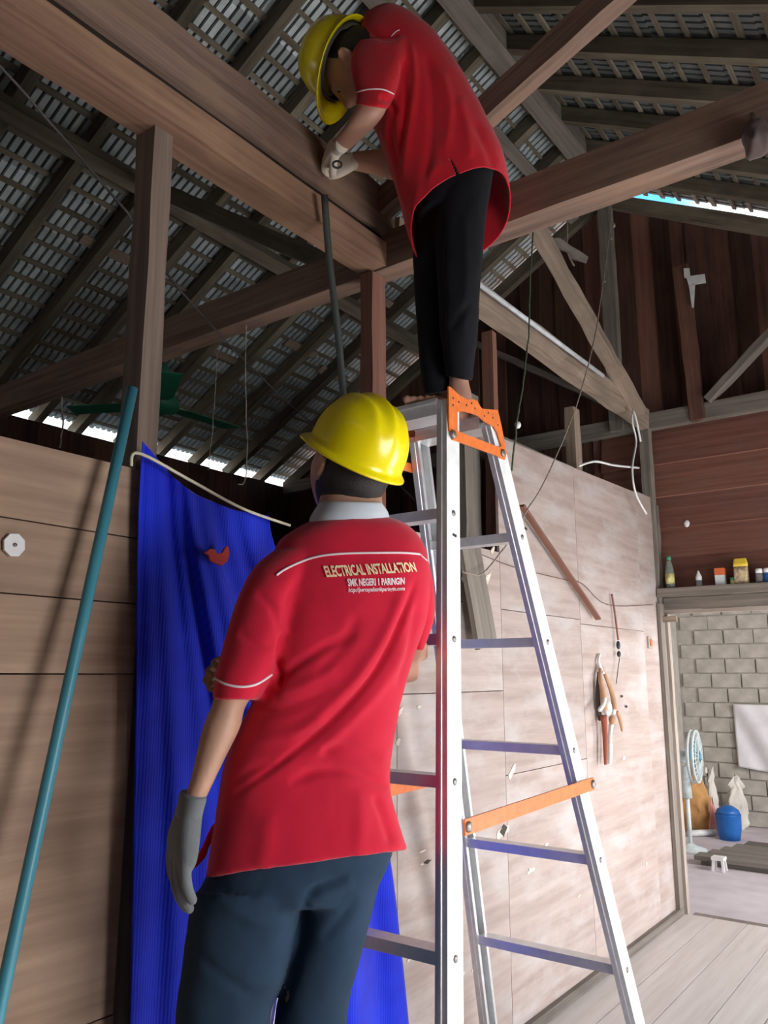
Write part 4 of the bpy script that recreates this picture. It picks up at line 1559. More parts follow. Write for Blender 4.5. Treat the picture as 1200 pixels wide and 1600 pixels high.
def head_shape(mb, c, rot, s=1.0):
    """skull, jaw, brow, nose, lips and ears in one shell (local y front, z up)"""
    n, m = 56, 44
    vs, fs = [], []

    def g(x, z, x0, z0, sx, sz):
        return math.exp(-((x - x0) / sx) ** 2 - ((z - z0) / sz) ** 2)
    for i in range(m + 1):
        ph = PI * i / m
        for k in range(n):
            th = 2 * PI * k / n
            x = math.sin(ph) * math.cos(th)
            y = math.sin(ph) * math.sin(th)
            z = math.cos(ph)
            X, Y, Z = x * .074, y * .093, z * .115
            if Z < 0:                       # narrow the jaw
                t = min(1, -Z / .115)
                X *= 1 - .38 * t * t
                Y *= 1 - (.30 * t if y < 0 else .08 * t * t)
                if y < 0:
                    Z *= 1 - .25 * t
            if y > 0.1:
                f = 1.0
                Y += .020 * g(X, Z, 0, -.020, .011, .016) * f          # nose tip
                Y += .010 * g(X, Z, 0, .006, .008, .022)              # bridge
                Y += .006 * g(X, Z, .011, -.024, .006, .008) + .006 * g(X, Z, -.011, -.024, .006, .008)
                Y -= .011 * (g(X, Z, .031, .012, .014, .011) + g(X, Z, -.031, .012, .014, .011))   # eye sockets
                Y += .005 * (g(X, Z, .030, .034, .02, .008) + g(X, Z, -.030, .034, .02, .008))     # brows
                Y += .008 * g(X, Z, 0, -.054, .020, .006) + .008 * g(X, Z, 0, -.066, .017, .006)   # lips
                Y -= .004 * g(X, Z, 0, -.060, .020, .003)
                Y += .010 * g(X, Z, 0, -.096, .022, .016)             # chin
                Y += .004 * (g(X, Z, .040, -.022, .016, .02) + g(X, Z, -.040, -.022, .016, .02))
            vs.append(c + rot @ (Vector((X, Y, Z)) * s))
    for i in range(m):
        for k in range(n):
            k2 = (k + 1) % n
            fs.append([i * n + k, (i + 1) * n + k, (i + 1) * n + k2, i * n + k2])
    mb.add(vs, fs, None, 0, True)
    for sx in (-1, 1):                       # ears with a rolled rim
        ring = []
        for k in range(17):
            t = 2 * PI * k / 16
            ring.append(c + rot @ (Vector((sx * (.079 + .006 * math.cos(t - 2.2)), -.008 + .014 * math.cos(t) - .004 * math.sin(t), -.004 + .027 * math.sin(t))) * s))
        mb.tube(ring, .0055 * s, 8)
        mb.ball(c + rot @ (Vector((sx * .074, -.008, -.004)) * s), .006 * s, .012 * s, .022 * s, 10, rot=rot)


def hair_shape(mb, c, rot, s=1.0):
    vs, fs = [], []
    n, m = 40, 28
    for i in range(m + 1):
        ph = PI * i / m
        for k in range(n):
            th = 2 * PI * k / n
            p = Vector((.0785 * math.sin(ph) * math.cos(th), -.026 + .084 * math.sin(ph) * math.sin(th), .010 + .118 * math.cos(ph)))
            if p.y < 0 and p.z < 0:
                p.z *= 1.0
            p += noise.noise_vector(p * 160) * .0016
            vs.append(c + rot @ (p * s))
    for i in range(m):
        for k in range(n):
            k2 = (k + 1) % n
            fs.append([i * n + k, (i + 1) * n + k, (i + 1) * n + k2, i * n + k2])
    mb.add(vs, fs, None, 0, True)


def hard_hat(c, rot, parent, s=1.0, axx=.103, ayy=.118, hz=.128, peak=.052):
    """c = centre of the rim plane; shell with three crown ridges, short brim and front peak, liner inside"""
    nr, n = 26, 72

    def outer(t, th, inset=0.0):
        # t 0 at the crown, 1 at the rim
        ph = t * PI / 2
        e = 2.35
        rr = math.sin(ph) ** (2 / e)
        zz = max(0.0, math.cos(ph)) ** (2 / e)
        x, y = math.cos(th) * rr * (axx - inset), math.sin(th) * rr * (ayy - inset)
        z = zz * (hz - inset)
        if not inset:
            fade = (1 - t ** 6) * min(1, 1.5 - abs(y) / ayy * .9)
            z += .010 * math.exp(-(x / .013) ** 2) * fade * min(1, zz * 1.7)
            z += .006 * (math.exp(-((x - .042) / .010) ** 2) + math.exp(-((x + .042) / .010) ** 2)) * fade * min(1, zz * 1.6)
        return Vector((x, y, z))
    vs, fs = [], []
    for i in range(nr + 1):
        for k in range(n):
            vs.append(outer(max(i, .02) / nr, 2 * PI * k / n))
    rows = nr + 1

    def brim(th, k, dz):
        x, y = math.cos(th), math.sin(th)
        fr = max(0.0, y) ** 2
        ex = .012 + peak * fr ** 1.3 * (1 - .25 * abs(x))
        return Vector((x * (axx + ex * k), y * (ayy + ex * k), dz - .004 * k - .010 * k * fr * (1 if y > 0 else 0)))
    for kk, dz in ((.35, -.003), (.75, -.006), (1.0, -.008), (1.0, -.012), (.5, -.009)):
        for k in range(n):
            vs.append(brim(2 * PI * k / n, kk, dz))
        rows += 1
    for i in range(nr, 1, -2):
        for k in range(n):
            v = outer(i / nr, 2 * PI * k / n, .004)
            if i == nr:
                v.z -= .008
            vs.append(v)
        rows += 1
    for i in range(rows - 1):
        for k in range(n):
            k2 = (k + 1) % n
            fs.append([i * n + k, (i + 1) * n + k, (i + 1) * n + k2, i * n + k2])
    fs.append(list(range(n)))
    fs.append([(rows - 1) * n + k for k in range(n - 1, -1, -1)])
    mb = MB().add([c + rot @ (v * s) for v in vs], fs, None, 0, True)
    hat = mb.build('hard_hat', M['yellow'], parent)
    # headband of the liner, just inside the rim
    ring = []
    vs, fs = [], []
    for j, (z, k_) in enumerate(((-.012, .985), (-.012, .955), (.022, .955), (.022, .985))):
        for k in range(40):
            th = 2 * PI * k / 40
            vs.append(c + rot @ (Vector((math.cos(th) * (axx - .008) * k_, math.sin(th) * (ayy - .010) * k_, z + (-.010 if math.sin(th) < -.6 else 0))) * s))
    for j in range(4):
        for k in range(40):
            k2 = (k + 1) % 40
            fs.append([j * 40 + k, j * 40 + k2, ((j + 1) % 4) * 40 + k2, ((j + 1) % 4) * 40 + k])
    MB().add(vs, fs, None, 0, True).build('headband', M['liner'], hat)
    return hat


def hand(wrist, d, back, size, curl, mat, name, parent, thumb_side=1, spread=.16, voxel=.0032, thumb_out=.8, cuff=True, curls=None):
    """a gloved hand: palm, four unequal bent fingers and a thumb off its side. d = pointing direction, back = out of the back of the hand"""
    d = Vector(d).normalized()
    b = Vector(back)
    b = (b - d * b.dot(d)).normalized()
    s = d.cross(b) * thumb_side            # towards the thumb
    mb = MB()
    L = size
    P = lambda u, v, w: wrist + d * (u * L) + s * (v * L) + b * (w * L)
    secs = []
    for u, hw, th, off in ((-.06, .155, .115, 0), (.04, .16, .115, 0), (.15, .20, .12, .0), (.30, .235, .12, .0), (.42, .235, .105, .0), (.50, .20, .08, .0)):
        secs.append((P(u, off, -.15 * max(0, u - .25)), s * (hw * L), b * (th * L), 2.8))
    mb.loft(catm(secs, 16), 20)
    base = [(.47, .165, .46), (.50, .058, .52), (.485, -.055, .48), (.44, -.165, .38)]
    for i, (u, v, ln) in enumerate(base):
        c_ = curls[i] if curls else curl
        p = P(u, v, 0)
        ang_ = .10
        pts = [P(u - .12, v * .92, 0), p]
        dirv = (d + s * (v * spread * 6 * .3)).normalized()
        for seg_, k in ((.42, .8), (.32, 1.0), (.26, .9)):
            ang_ += c_ * k
            dd = dirv * math.cos(ang_) - b * math.sin(ang_)
            p = p + dd * (ln * L * seg_)
            pts.append(p)
        r0 = .066 * L
        P2 = smooth_path(pts, 14)
        mb.tube(P2, [r0 * (1 - .25 * k / 13) for k in range(14)], 10)
        mb.ball(P2[-1], r0 * .76, n=10)
    tb = P(.12, .17, -.02)
    td = (d * .62 + s * thumb_out - b * .38).normalized()
    t2 = (d * .85 + s * thumb_out * .35 - b * .45).normalized()
    pts = [P(.06, .08, -.02), tb, tb + td * (.20 * L), tb + td * (.20 * L) + t2 * (.18 * L)]
    P2 = smooth_path(pts, 12)
    mb.tube(P2, [.085 * L - .020 * L * k / 11 for k in range(12)], 10)
    mb.ball(P2[-1], .063 * L, n=10)
    me = merged(mb, name, voxel, 3, M[mat])
    g = link_mesh(name, me, parent)
    if cuff:
        P3 = [(P(u, 0, 0), s * (w_ * L), b * (w_ * .74 * L), 2.2) for u, w_ in ((-.17, .160), (-.14, .168), (.0, .162), (.06, .160))]
        MB().loft(P3, 24).build('glove_cuff', M[mat], g)
    return g


def spread_text(txt, quad, bvh, mat, name, parent, off=.0035, bold=0.0, slant=0.0):
    """printed words laid on the cloth: the text's box is mapped to the four corners measured on the photograph, then dropped on the cloth"""
    cu_ = bpy.data.curves.new('t', 'FONT')
    cu_.body = txt
    cu_.resolution_u = 3
    cu_.offset = bold
    cu_.shear = slant
    to = bpy.data.objects.new('t', cu_)
    COL.objects.link(to)
    dg = bpy.context.evaluated_depsgraph_get()
    dg.update()
    me = bpy.data.meshes.new_from_object(to.evaluated_get(dg), depsgraph=dg)
    bpy.data.objects.remove(to)
    bm = bmesh.new()
    bm.from_mesh(me)
    bmesh.ops.triangulate(bm, faces=bm.faces)
    xs = [v.co.x for v in bm.verts]
    ys = [v.co.y for v in bm.verts]
    x0, x1, y0, y1 = min(xs), max(xs), min(ys), max(ys)
    bl, br, tr, tl = [Vector((*q, 0)) for q in quad]
    for v in bm.verts:
        u, w = (v.co.x - x0) / (x1 - x0), (v.co.y - y0) / (y1 - y0)
        p = bl * (1 - u) * (1 - w) + br * u * (1 - w) + tr * u * w + tl * (1 - u) * w
        q = on_cloth(bvh, p.x, p.y, off)
        if q is None:
            q = onD(p.x, p.y, 1.6)
        v.co = q
    bm.normal_update()
    bm.to_mesh(me)
    bm.free()
    me.materials.clear()
    me.materials.append(M[mat])
    me.name = name
    return link_mesh(name, me, parent)


# ------------------------------------------------------------------ the man in front, seen from behind
D1 = 1.60
body = MB()
side1 = (-RIGHT * .62 + FWD_H * .78).normalized()
tilt = math.radians(34)
rot1 = frame(side1 * math.cos(tilt) + UPW * math.sin(tilt), UPW * math.cos(tilt) - side1 * math.sin(tilt) + RIGHT * .10)
hrim = onD(557, 708, 1.68)
hc1 = hrim - rot1 @ Vector((0, -.006, .046))
head_shape(body, hc1, rot1, .97)
body.loft(catm([sec((494, 830), (606, 826), 1.63, 1.68, .060), sec((497, 800), (598, 803), 1.63, 1.68, .056), sec((501, 775), (596, 785), 1.66, 1.70, .055),
                sec((512, 745), (592, 752), 1.69, 1.73, .052)], 10), 24)
body.loft(catm([sec((455, 830), (635, 825), 1.62, 1.70, .06), sec((430, 900), (655, 890), 1.62, 1.70, .095), sec((428, 1050), (620, 1040), 1.62, 1.70, .10),
                sec((375, 1200), (598, 1190), 1.62, 1.70, .095), sec((338, 1350), (612, 1310), 1.62, 1.70, .10)], 16), 28)
# left arm: upper arm in the sleeve, bare forearm
body.loft(catm([sec((410, 880), (480, 880), 1.60, 1.61, .05), sec((372, 960), (450, 960), 1.57, 1.58, .048), sec((342, 1050), (412, 1060), 1.55, 1.56, .045),
                sec((333, 1097), (384, 1103), 1.545, 1.55, .040), sec((319, 1131), (375, 1137), 1.54, 1.545, .040), sec((308, 1174), (354, 1180), 1.53, 1.535, .034),
                sec((298, 1217), (333, 1224), 1.52, 1.525, .027), sec((284, 1256), (314, 1266), 1.51, 1.515, .022), sec((276, 1290), (308, 1296), 1.505, 1.51, .02)], 30), 24)
# right arm: bent across the front of the chest
body.loft(catm([sec((600, 870), (664, 880), 1.74, 1.76, .05), sec((618, 950), (668, 960), 1.80, 1.82, .045), wsec(onD(640, 1030, 1.87), (0.2, 0.1, -1), .042, .042)], 12), 20)
el = onD(636, 1040, 1.865)
hd_r = onD(392, 1046, 1.80)
body.loft([wsec(el + (hd_r - el) * t, hd_r - el, r_, r_, 2, UPW) for t, r_ in ((-.06, .036), (.1, .043), (.35, .04), (.7, .03), (.95, .025), (1.0, .025))], 18)
# hips, legs and feet inside the trousers
hipc = onD(460, 1390, 1.66)
for sgn, pts in ((-1, ((385, 1400), (365, 1500), (350, 1600))), (1, ((520, 1390), (500, 1490), (484, 1600)))):
    a = [onD(x, y, 1.63 if sgn < 0 else 1.70) for x, y in pts]
    kn = a[2]
    an = Vector((kn.x + (.02 if sgn > 0 else 0), kn.y, .09))
    body.tube(smooth_path([a[0], a[1], kn, (kn + an) / 2, an], 16), [x for x in np.interp(np.linspace(0, 4, 16), [0, 1, 2, 3, 4], [.075, .066, .055, .05, .036])], 18)
    fdir_ = (FWD_H * .9 + RIGHT * .3 * sgn).normalized()
    body.loft(catm([(an + fdir_ * u + UPW * (h_ - .09), fdir_.cross(UPW) * w_, UPW * h_, 2.4) for u, h_, w_ in ((-.06, .03, .022), (-.03, .042, .032), (.03, .045, .036), (.10, .032, .044), (.16, .022, .042), (.19, .014, .03))], 14), 18)
bme = merged(body, 'person', .0055, 2, M['skin'])
p1o = link_mesh('person', bme, None, Vector((hipc.x, hipc.y, 0)))
tag(p1o, 'person seen from behind in red shirt, navy trousers and yellow hard hat, looking up', 'person')

sh = MB()
T = [((492, 814), (602, 808), .062), ((462, 828), (630, 818), .078), ((436, 848), (652, 840), .092), ((421, 885), (664, 870), .106), ((416, 930), (668, 915), .116),
     ((415, 985), (660, 970), .120), ((410, 1040), (640, 1030), .120), ((396, 1090), (625, 1080), .116), ((372, 1140), (616, 1130), .112), ((352, 1190), (609, 1180), .112),
     ((342, 1245), (606, 1232), .116), ((333, 1300), (616, 1275), .122), ((322, 1371), (632, 1327), .128)]
sh.loft(catm([sec(a, b, 1.615, 1.69, d_, 2.5) for a, b, d_ in T], 50), 56)
sh.loft(catm([sec((425, 862), (515, 850), 1.60, 1.62, .06), sec((398, 884), (492, 880), 1.585, 1.60, .066), sec((380, 915), (478, 912), 1.57, 1.58, .068), sec((364, 955), (462, 957), 1.56, 1.57, .066),
              sec((348, 1010), (446, 1016), 1.55, 1.56, .064), sec((336, 1058), (428, 1050), 1.545, 1.555, .062), sec((332, 1093), (404, 1094), 1.54, 1.55, .058)], 26), 36)
sh.loft(catm([sec((585, 850), (662, 862), 1.72, 1.74, .07), sec((606, 905), (676, 915), 1.75, 1.77, .066), sec((622, 960), (674, 968), 1.79, 1.81, .06), sec((632, 1012), (656, 1016), 1.83, 1.84, .055)], 18), 28)
# the front flap below the side slit
sh.prism([onD(x, y, 1.66) for x, y in ((338, 1285), (330, 1290), (299, 1353), (302, 1361), (322, 1340))], FWD_H * .012)
shirt_me = merged(sh, 'shirt', .005, 3, M['red'])
folds(shirt_me, [
    ([(650, 905), (625, 975), (588, 1047), (530, 1115), (450, 1183), (352, 1252)], 4.5, -.010), ([(636, 905), (612, 970), (575, 1035), (518, 1100), (440, 1165)], 9, .006), ([(640, 985), (605, 1060), (548, 1126), (470, 1195)], 10, .006),
    ([(606, 1232), (560, 1208), (500, 1205), (450, 1225)], 8, -.007), ([(600, 1190), (540, 1165), (500, 1175)], 8, -.005), ([(655, 940), (640, 1010), (622, 1080)], 7, -.006), ([(560, 960), (535, 1010), (490, 1060)], 9, -.004),
    ([(430, 1065), (462, 1040), (510, 1010), (560, 990)], 7, -.008), ([(432, 1085), (470, 1072), (530, 1040)], 9, .005), ([(445, 985), (436, 1030), (438, 1078)], 5, -.012),
    ([(400, 1110), (450, 1105), (520, 1075)], 9, -.006), ([(380, 1160), (440, 1150), (520, 1120)], 10, .004), ([(360, 1225), (400, 1200), (430, 1190)], 8, -.004),
    ([(470, 900), (452, 940), (447, 990)], 7, -.005), ([(400, 925), (425, 950), (440, 990)], 7, -.004), ([(370, 985), (400, 1005), (430, 1010)], 7, -.004), ([(585, 1240), (600, 1280), (612, 1320)], 7, -.006),
    ([(560, 1230), (565, 1280), (560, 1340)], 14, .004), ([(420, 1270), (415, 1320), (405, 1360)], 16, .004), ([(332, 1290), (326, 1330), (322, 1365)], 3, -.004)], .0022, 3)
shirt = link_mesh('shirt', shirt_me, p1o)
bv = bvh_of(shirt_me)
bv_off = shirt.location + WORLD_LOC['person']
# the mesh was moved to its own origin: rebuild the search tree in place
bv = BVHTree.FromPolygons([v.co + WORLD_LOC[shirt.name] for v in shirt_me.vertices], [tuple(p.vertices) for p in shirt_me.polygons])
pl = cloth_line(bv, [(432, 899), (445, 890), (470, 878), (500, 869), (540, 865), (590, 864), (630, 864), (655, 866)], .002)
MB().tube(pl, .0024, 6).build('yoke_piping', M['piping'], shirt)
pl = cloth_line(bv, [(656, 866), (661, 871), (667, 876)], .002, 10)
if len(pl) > 2:
    MB().tube(pl, .0015, 6).build('yoke_piping', M['piping'], shirt)
pl = cloth_line(bv, [(336, 1059), (350, 1068), (375, 1073), (400, 1069), (424, 1054)], .002)
MB().tube(pl, .0024, 6).build('cuff_piping', M['piping'], shirt)
tag(spread_text('ELECTRICAL INSTALLATION', ((511, 903), (650, 894), (645, 879), (505, 885)), bv, 'text_cream', 'back_print', shirt, bold=.03), 'cream lettering')
tag(spread_text('SMK NEGERI 1 PARINGIN', ((544, 917), (631, 914), (631, 903), (542, 905)), bv, 'text_white', 'back_print', shirt, bold=.035), 'white lettering')
tag(spread_text('http://percayalistrikparingin.com', ((544, 928), (631, 925), (631, 917), (544, 919)), bv, 'text_white', 'back_print', shirt, bold=.02, slant=.2), 'small white lettering')
c0, c1 = sec((484, 817), (606, 810), 1.63, 1.68, .066), sec((500, 787), (594, 787), 1.635, 1.68, .062)
MB().loft(catm([c0, sec((487, 806), (603, 800), 1.63, 1.68, .067), c1, sec((505, 783), (590, 785), 1.635, 1.68, .058)], 10), 40).build('shirt_collar', M['collar'], p1o)
tr = MB()
tr.loft(catm([sec((338, 1318), (612, 1290), 1.63, 1.69, .112), sec((320, 1370), (612, 1335), 1.63, 1.69, .120), sec((306, 1405), (588, 1390), 1.635, 1.69, .122), sec((300, 1430), (580, 1415), 1.635, 1.69, .115)], 12), 48)
ll = [sec((304, 1395), (472, 1405), 1.62, 1.65, .112), sec((292, 1450), (470, 1460), 1.62, 1.65, .105), sec((284, 1520), (448, 1530), 1.62, 1.64, .098), sec((275, 1600), (422, 1600), 1.62, 1.64, .088)]
lc = ll[-1][0]
ll += [(Vector((lc.x, lc.y, z_)), ll[-1][1].normalized() * r_, ll[-1][2].normalized() * r_, 2.1) for z_, r_ in ((.42, .082), (.22, .076), (.06, .072))]
tr.loft(catm(ll, 34), 36)
rl_ = [sec((462, 1385), (592, 1372), 1.67, 1.70, .112), sec((468, 1440), (577, 1440), 1.68, 1.70, .105), sec((445, 1520), (556, 1520), 1.69, 1.71, .098), sec((428, 1600), (542, 1600), 1.70, 1.72, .086)]
lc = rl_[-1][0]
rl_ += [(Vector((lc.x, lc.y, z_)), rl_[-1][1].normalized() * r_, rl_[-1][2].normalized() * r_, 2.1) for z_, r_ in ((.42, .08), (.22, .074), (.06, .070))]
tr.loft(catm(rl_, 34), 36)
tme = merged(tr, 'trousers', .006, 3, M['navy'])
folds(tme, [([(430, 1590), (452, 1530), (470, 1460), (480, 1400)], 7, -.012), ([(478, 1405), (500, 1386), (545, 1370)], 6, -.008), ([(495, 1398), (520, 1392), (556, 1380)], 8, .004),
            ([(300, 1480), (340, 1520), (400, 1560)], 10, -.004), ([(560, 1400), (530, 1440), (500, 1470)], 9, -.004), ([(345, 1410), (400, 1440), (450, 1445)], 10, .004)], .0025, 9)
tro = link_mesh('trousers', tme, p1o)
hm = MB()
hair_shape(hm, hc1, rot1, .97)
hm.ball(hc1 + rot1 @ Vector((0, -.052, -.060)), .066, .050, .080, 24, rot=rot1)
hm.v = [tuple(Vector(v) + noise.noise_vector(Vector(v) * 150) * .0012) for v in hm.v]
hm.build('hair', M['hair'], p1o)
hat1 = hard_hat(hrim, rot1, p1o, 1.0, axx=.102, ayy=.116, hz=.124, peak=.03)
dl = (-UPW * .97 - RIGHT * .20 + FWD_H * .05)
g1 = hand(onD(296, 1268, 1.51), dl, -FWD_H * .6 - RIGHT * .8, .180, .22, 'grey_knit', 'glove', p1o, thumb_side=1, thumb_out=.25, curls=[.30, .24, .22, .20])
tag(g1, 'grey knitted glove on the hanging hand')
g2 = hand(hd_r + (hd_r - el).normalized() * -.005, (hd_r - el), UPW * .3 + FWD_H * .9, .145, .75, 'tan_knit', 'glove', p1o, thumb_side=1, cuff=False)
tag(g2, 'tan knitted glove on the hand bent across the chest')

# ------------------------------------------------------------------ the man on the ladder, bending to the left
DU = 2.12
el_ = math.radians(38)
UV = UPW * math.cos(el_) - FWD_H * math.sin(el_)
VV = FWD_H * math.cos(el_) + UPW * math.sin(el_)
rot2 = frame(-RIGHT * .42 - UV * .90 - VV * .10, -RIGHT * .78 + UV * .34 + VV * .52)
rim2 = onD(534, 96, 2.09)
hc2 = rim2 - rot2 @ Vector((0, -.002, .060))
b2 = MB()
head_shape(b2, hc2, rot2, 1.0)
b2.loft(catm([(hc2 + rot2 @ Vector((0, -.02, -.05)), rot2 @ Vector((.05, 0, 0)), rot2 @ Vector((0, .055, 0)), 2.0), sec((556, 100), (585, 45), 2.09, 2.09, .055), sec((575, 120), (615, 48), 2.11, 2.11, .07)], 8), 22)
HB = FWD_H
UT = [((551, 110), (578, 36), .085), ((552, 122), (608, 31), .115), ((557, 140), (640, 43), .135), ((572, 166), (676, 70), .140), ((588, 196), (712, 116), .136), ((598, 228), (744, 168), .130),
      ((610, 262), (768, 215), .128), ((621, 300), (786, 255), .132), ((632, 342), (795, 290), .138), ((644, 384), (799, 316), .142)]


def mid(a, b, t):
    return (a[0] + (b[0] - a[0]) * t, a[1] + (b[1] - a[1]) * t)


b2.loft(catm([sec(mid(a, b, .08), mid(b, a, .08), DU, DU, d_ * .85, 2.3, HB) for a, b, d_ in UT[1:8]], 24), 32)
# near (left) arm: bare below the short sleeve, reaching down to the beam
b2.loft(catm([sec((560, 80), (628, 70), 2.02, 2.02, .05), sec((557, 125), (612, 125), 2.0, 2.0, .05), sec((556, 164), (604, 170), 1.99, 1.99, .046), sec((542, 192), (586, 197), 2.02, 2.02, .042),
              sec((529, 210), (560, 221), 2.08, 2.08, .034), sec((519, 222), (540, 238), 2.14, 2.14, .026)], 26), 24)
# far arm
b2.loft(catm([sec((622, 230), (630, 282), 2.24, 2.24, .05), sec((596, 236), (604, 276), 2.26, 2.26, .04), sec((572, 238), (574, 268), 2.27, 2.27, .032), sec((550, 240), (552, 264), 2.27, 2.27, .026)], 16), 20)
# legs
ZTOP = LT.z - .012 + .0225 + .004
ankle = onD(717, 590, 2.085)
b2.loft(catm([sec((690, 290), (762, 270), 2.12, 2.12, .075), sec((690, 430), (745, 425), 2.10, 2.10, .055), sec((700, 540), (738, 545), 2.13, 2.13, .038), sec((703, 585), (732, 590), 2.165, 2.165, .030),
              sec((700, 612), (737, 617), 2.17, 2.17, .03), sec((703, 636), (735, 640), 2.17, 2.17, .026)], 26), 22)
b2.loft(catm([sec((652, 340), (712, 320), 2.2, 2.2, .07), sec((652, 460), (695, 460), 2.21, 2.21, .05), sec((664, 560), (692, 560), 2.22, 2.22, .034), sec((668, 612), (692, 612), 2.22, 2.22, .028)], 18), 20)
# bare feet on the ladder's top treads
bt, lt = Vector((LT.x - .012, 1.152, ZTOP + .011)), Vector((LT.x - .004, 1.080, ZTOP + .008))
hl = Vector((LT.x + .196, 1.113, ZTOP + .018))
ball_ = (bt + lt) / 2
wdir = (lt - bt).normalized()
ax = (ball_ - hl)
up3 = UPW
b2.loft(catm([(hl - ax * .10 + UPW * .012, wdir * .018, UPW * .02, 2.2), (hl + UPW * .008, wdir * .026, UPW * .024, 2.2), (hl + ax * .30 + UPW * .006, wdir * .028, UPW * .025, 2.2), (hl + ax * .65 + UPW * .0, wdir * .038, UPW * .019, 2.2),
              (hl + ax * .95, wdir * .044, UPW * .014, 2.2)], 16), 20)
for i in range(5):
    tbase = bt + (lt - bt) * (i / 4)
    r_ = [.0115, .0088, .0082, .0078, .0072][i]
    tip = tbase + (ax.normalized() * (.030 - .003 * i))
    q0 = tbase - ax.normalized() * .02
    b2.tube([q0, tbase, tip - ax.normalized() * .006], [r_ * .95, r_ * .9, r_], 10)
    b2.ball(tip - ax.normalized() * .004, r_ * 1.08, n=10)
fo = ll = None
a2 = onD(680, 616, 2.22)
foc = Vector((a2.x, a2.y, ZTOP + .03))
f2 = Vector((-1, 0.1, 0)).normalized()
b2.loft(catm([(foc + f2 * u + UPW * (h_ - .03), f2.cross(UPW) * w_, UPW * h_, 2.3) for u, h_, w_ in ((-.05, .022, .018), (-.02, .032, .026), (.03, .036, .028), (.08, .024, .034), (.12, .014, .034))], 12), 16)
b2me = merged(b2, 'person', .005, 2, M['skin2'])
p2o = link_mesh('person', b2me, None, Vector((hl.x, hl.y, ZTOP)))
tag(p2o, 'barefoot person in red shirt and black trousers bending over on top of the ladder', 'person')
hm = MB()
hair_shape(hm, hc2, rot2, 1.0)
hm.build('hair', M['hair'], p2o)
for sx in (-1, 1):
    MB().ball(hc2 + rot2 @ Vector((sx * .031, .0705, .012)), .011, n=10).build('eye', M['eye_white'], p2o)
    e_ = MB()
    e_.ball(hc2 + rot2 @ Vector((sx * .031, .0775, .009)), .006, n=8)
    e_.build('pupil', M['hair'], p2o)
    MB().tube([hc2 + rot2 @ Vector((sx * x_, y_, z_)) for x_, y_, z_ in ((.014, .092, .034), (.030, .091, .039), (.046, .080, .034))], [.002, .003, .0015], 6).build('eyebrow', M['hair'], p2o)
us_ = MB()
HT = FWD_H * .86 - UPW * .50
urows = [sec(a, b, DU - .01, DU, d_, 2.4, HB if i < 5 else (HB * (1 - (i - 4) / 5) + HT * ((i - 4) / 5))) for i, (a, b, d_) in enumerate(UT)]
uring = urows[-1]
us_.loft(catm(urows, 46), 56)
us_.loft(catm([sec((556, 62), (650, 56), 2.01, 2.02, .07), sec((548, 95), (638, 92), 1.995, 2.0, .068), sec((551, 125), (625, 122), 1.985, 1.985, .064), sec((556, 147), (617, 148), 1.98, 1.98, .060), sec((556, 163), (606, 170), 1.975, 1.975, .056)], 20), 34)
usm = merged(us_, 'shirt', .005, 3, M['red2'])
folds(usm, [([(640, 60), (648, 120), (640, 200), (628, 290)], 6, .008), ([(628, 90), (634, 170), (622, 260)], 5, -.007), ([(665, 80), (676, 140), (672, 230), (655, 320)], 7, -.007), ([(690, 110), (702, 170), (695, 240)], 8, .006),
            ([(612, 175), (610, 215), (622, 270)], 6, -.008), ([(592, 150), (610, 160), (618, 180)], 5, -.010), ([(715, 150), (730, 200), (735, 250)], 8, .004), 
            ([(596, 200), (612, 245), (632, 330)], 5, .006), ([(640, 340), (660, 290), (690, 250)], 8, .005), ([(740, 190), (760, 230), (772, 262)], 7, -.005), ([(575, 45), (600, 60), (625, 55)], 5, -.006)], .002, 5)
open_hem(usm, uring)
# the open side slit near the back hem
bm = bmesh.new()
bm.from_mesh(usm)
kill = []
for f in bm.faces:
    c_ = f.calc_center_median()
    if (c_ - CP).dot(f.normal) < 0:
        x_, y_ = proj(c_)
        if 243 < y_ < 292 and abs(x_ - (701 + (y_ - 243) * .5)) < .6 + (y_ - 243) * .075:
            kill.append(f)
bmesh.ops.delete(bm, geom=kill, context='FACES')
bm.to_mesh(usm)
bm.free()
ush = link_mesh('shirt', usm, p2o)
ush.modifiers.new('thick', 'SOLIDIFY').thickness = .004
bv = BVHTree.FromPolygons([v.co + WORLD_LOC[ush.name] for v in usm.vertices], [tuple(p.vertices) for p in usm.polygons])
pl = cloth_line(bv, [(558, 144), (575, 140), (598, 140), (615, 147)], .002, 24)
MB().tube(pl, .002, 6).build('cuff_piping', M['piping'], ush)
pl = cloth_line(bv, [(611, 57), (618, 50), (624, 47)], .002, 8)
if len(pl) > 2:
    MB().tube(pl, .0015, 6).build('shoulder_piping', M['piping'], ush)
ut = MB()
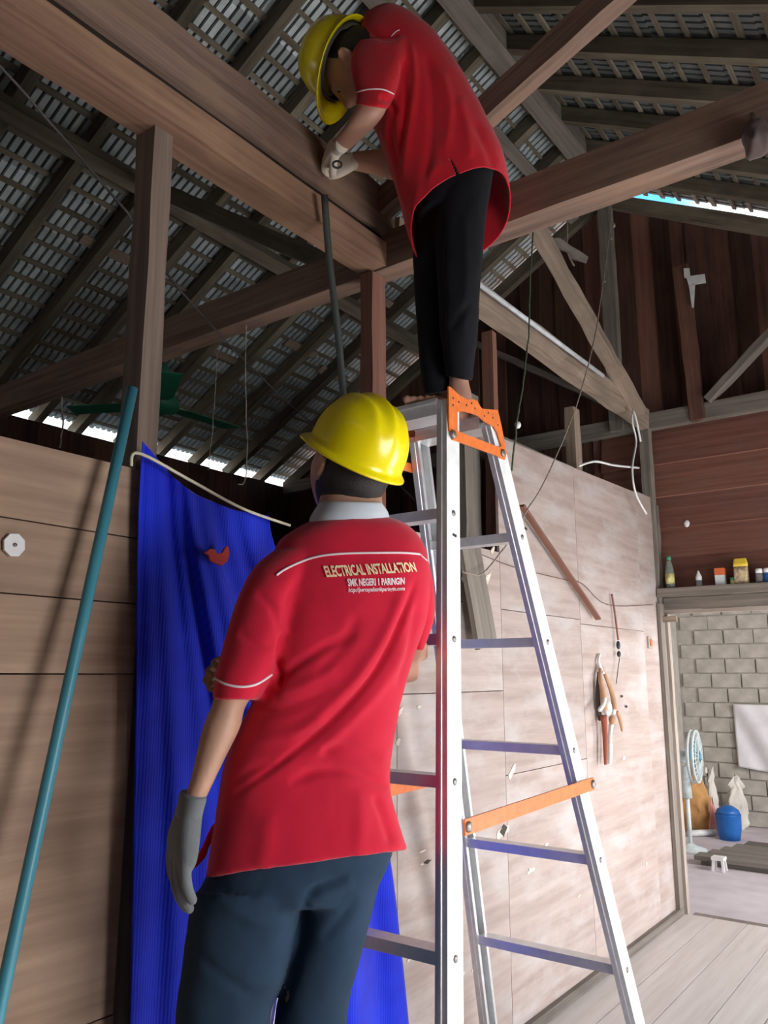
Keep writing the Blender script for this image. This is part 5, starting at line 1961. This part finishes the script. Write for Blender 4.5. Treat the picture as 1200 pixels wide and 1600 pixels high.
ut.loft(catm([sec((684, 262), (775, 240), 2.11, 2.11, .10), sec((676, 320), (762, 312), 2.115, 2.115, .098), sec((680, 380), (756, 375), 2.11, 2.11, .085), sec((684, 450), (750, 450), 2.10, 2.10, .075), sec((688, 520), (746, 520), 2.12, 2.12, .064),
              sec((694, 570), (740, 578), 2.15, 2.15, .054), sec((697, 588), (738, 594), 2.165, 2.165, .050)], 30), 34)
ut.loft(catm([sec((650, 300), (720, 280), 2.19, 2.19, .09), sec((646, 370), (715, 350), 2.19, 2.19, .085), sec((647, 440), (705, 440), 2.20, 2.20, .072), sec((652, 520), (704, 520), 2.21, 2.21, .062), sec((657, 580), (704, 580), 2.215, 2.215, .054),
              sec((664, 616), (704, 610), 2.22, 2.22, .050)], 28), 30)
ut.loft(catm([sec((664, 250), (775, 232), 2.15, 2.15, .12, 2.3, HB), sec((652, 300), (768, 280), 2.15, 2.15, .12, 2.3, HB), sec((652, 345), (758, 330), 2.15, 2.15, .10, 2.3, HB)], 8), 34)
utm = merged(ut, 'trousers', .0055, 3, M['blackcloth'])
folds(utm, [([(690, 330), (686, 420), (690, 520), (694, 590)], 6, -.010), ([(725, 330), (728, 430), (722, 540)], 8, .005), ([(735, 470), (715, 500), (700, 515)], 6, -.006), ([(660, 430), (680, 460), (700, 470)], 7, -.005)], .0025, 12)
link_mesh('trousers', utm, p2o)
hat2 = hard_hat(rim2, rot2, p2o, 1.0, axx=.106, ayy=.120, peak=.045)
wn1 = onD(529, 229, 2.13)
k1 = onY(506, 236, YW - .05)
g3 = hand(wn1, (onY(505, 247, YW - .05) - wn1), (-RIGHT * .5 + UV * .5 - VV * .6), .17, .32, 'white_knit', 'glove', p2o, thumb_side=-1, thumb_out=.6)
tag(g3, 'off-white knitted glove on the near hand')
wn2 = onD(553, 252, 2.265)
g4 = hand(wn2, (onD(515, 262, 2.27) - wn2), (UV * .6 - VV * .7), .165, .42, 'white_knit', 'glove', p2o, thumb_side=1, thumb_out=.6)
tag(g4, 'off-white knitted glove on the far hand')
cp_ = onD(527, 257, 2.06)
ce = MB()
ce.tube([cp_ + RIGHT * (.0105 * math.cos(t)) * 1.2 + UV * (.009 * math.sin(t)) for t in [2 * PI * k / 16 for k in range(17)]], .0035, 6, cap=False)
tag(ce.build('cable_clip', M['black']), 'small black cable clip held between the off-white gloves', 'clip')
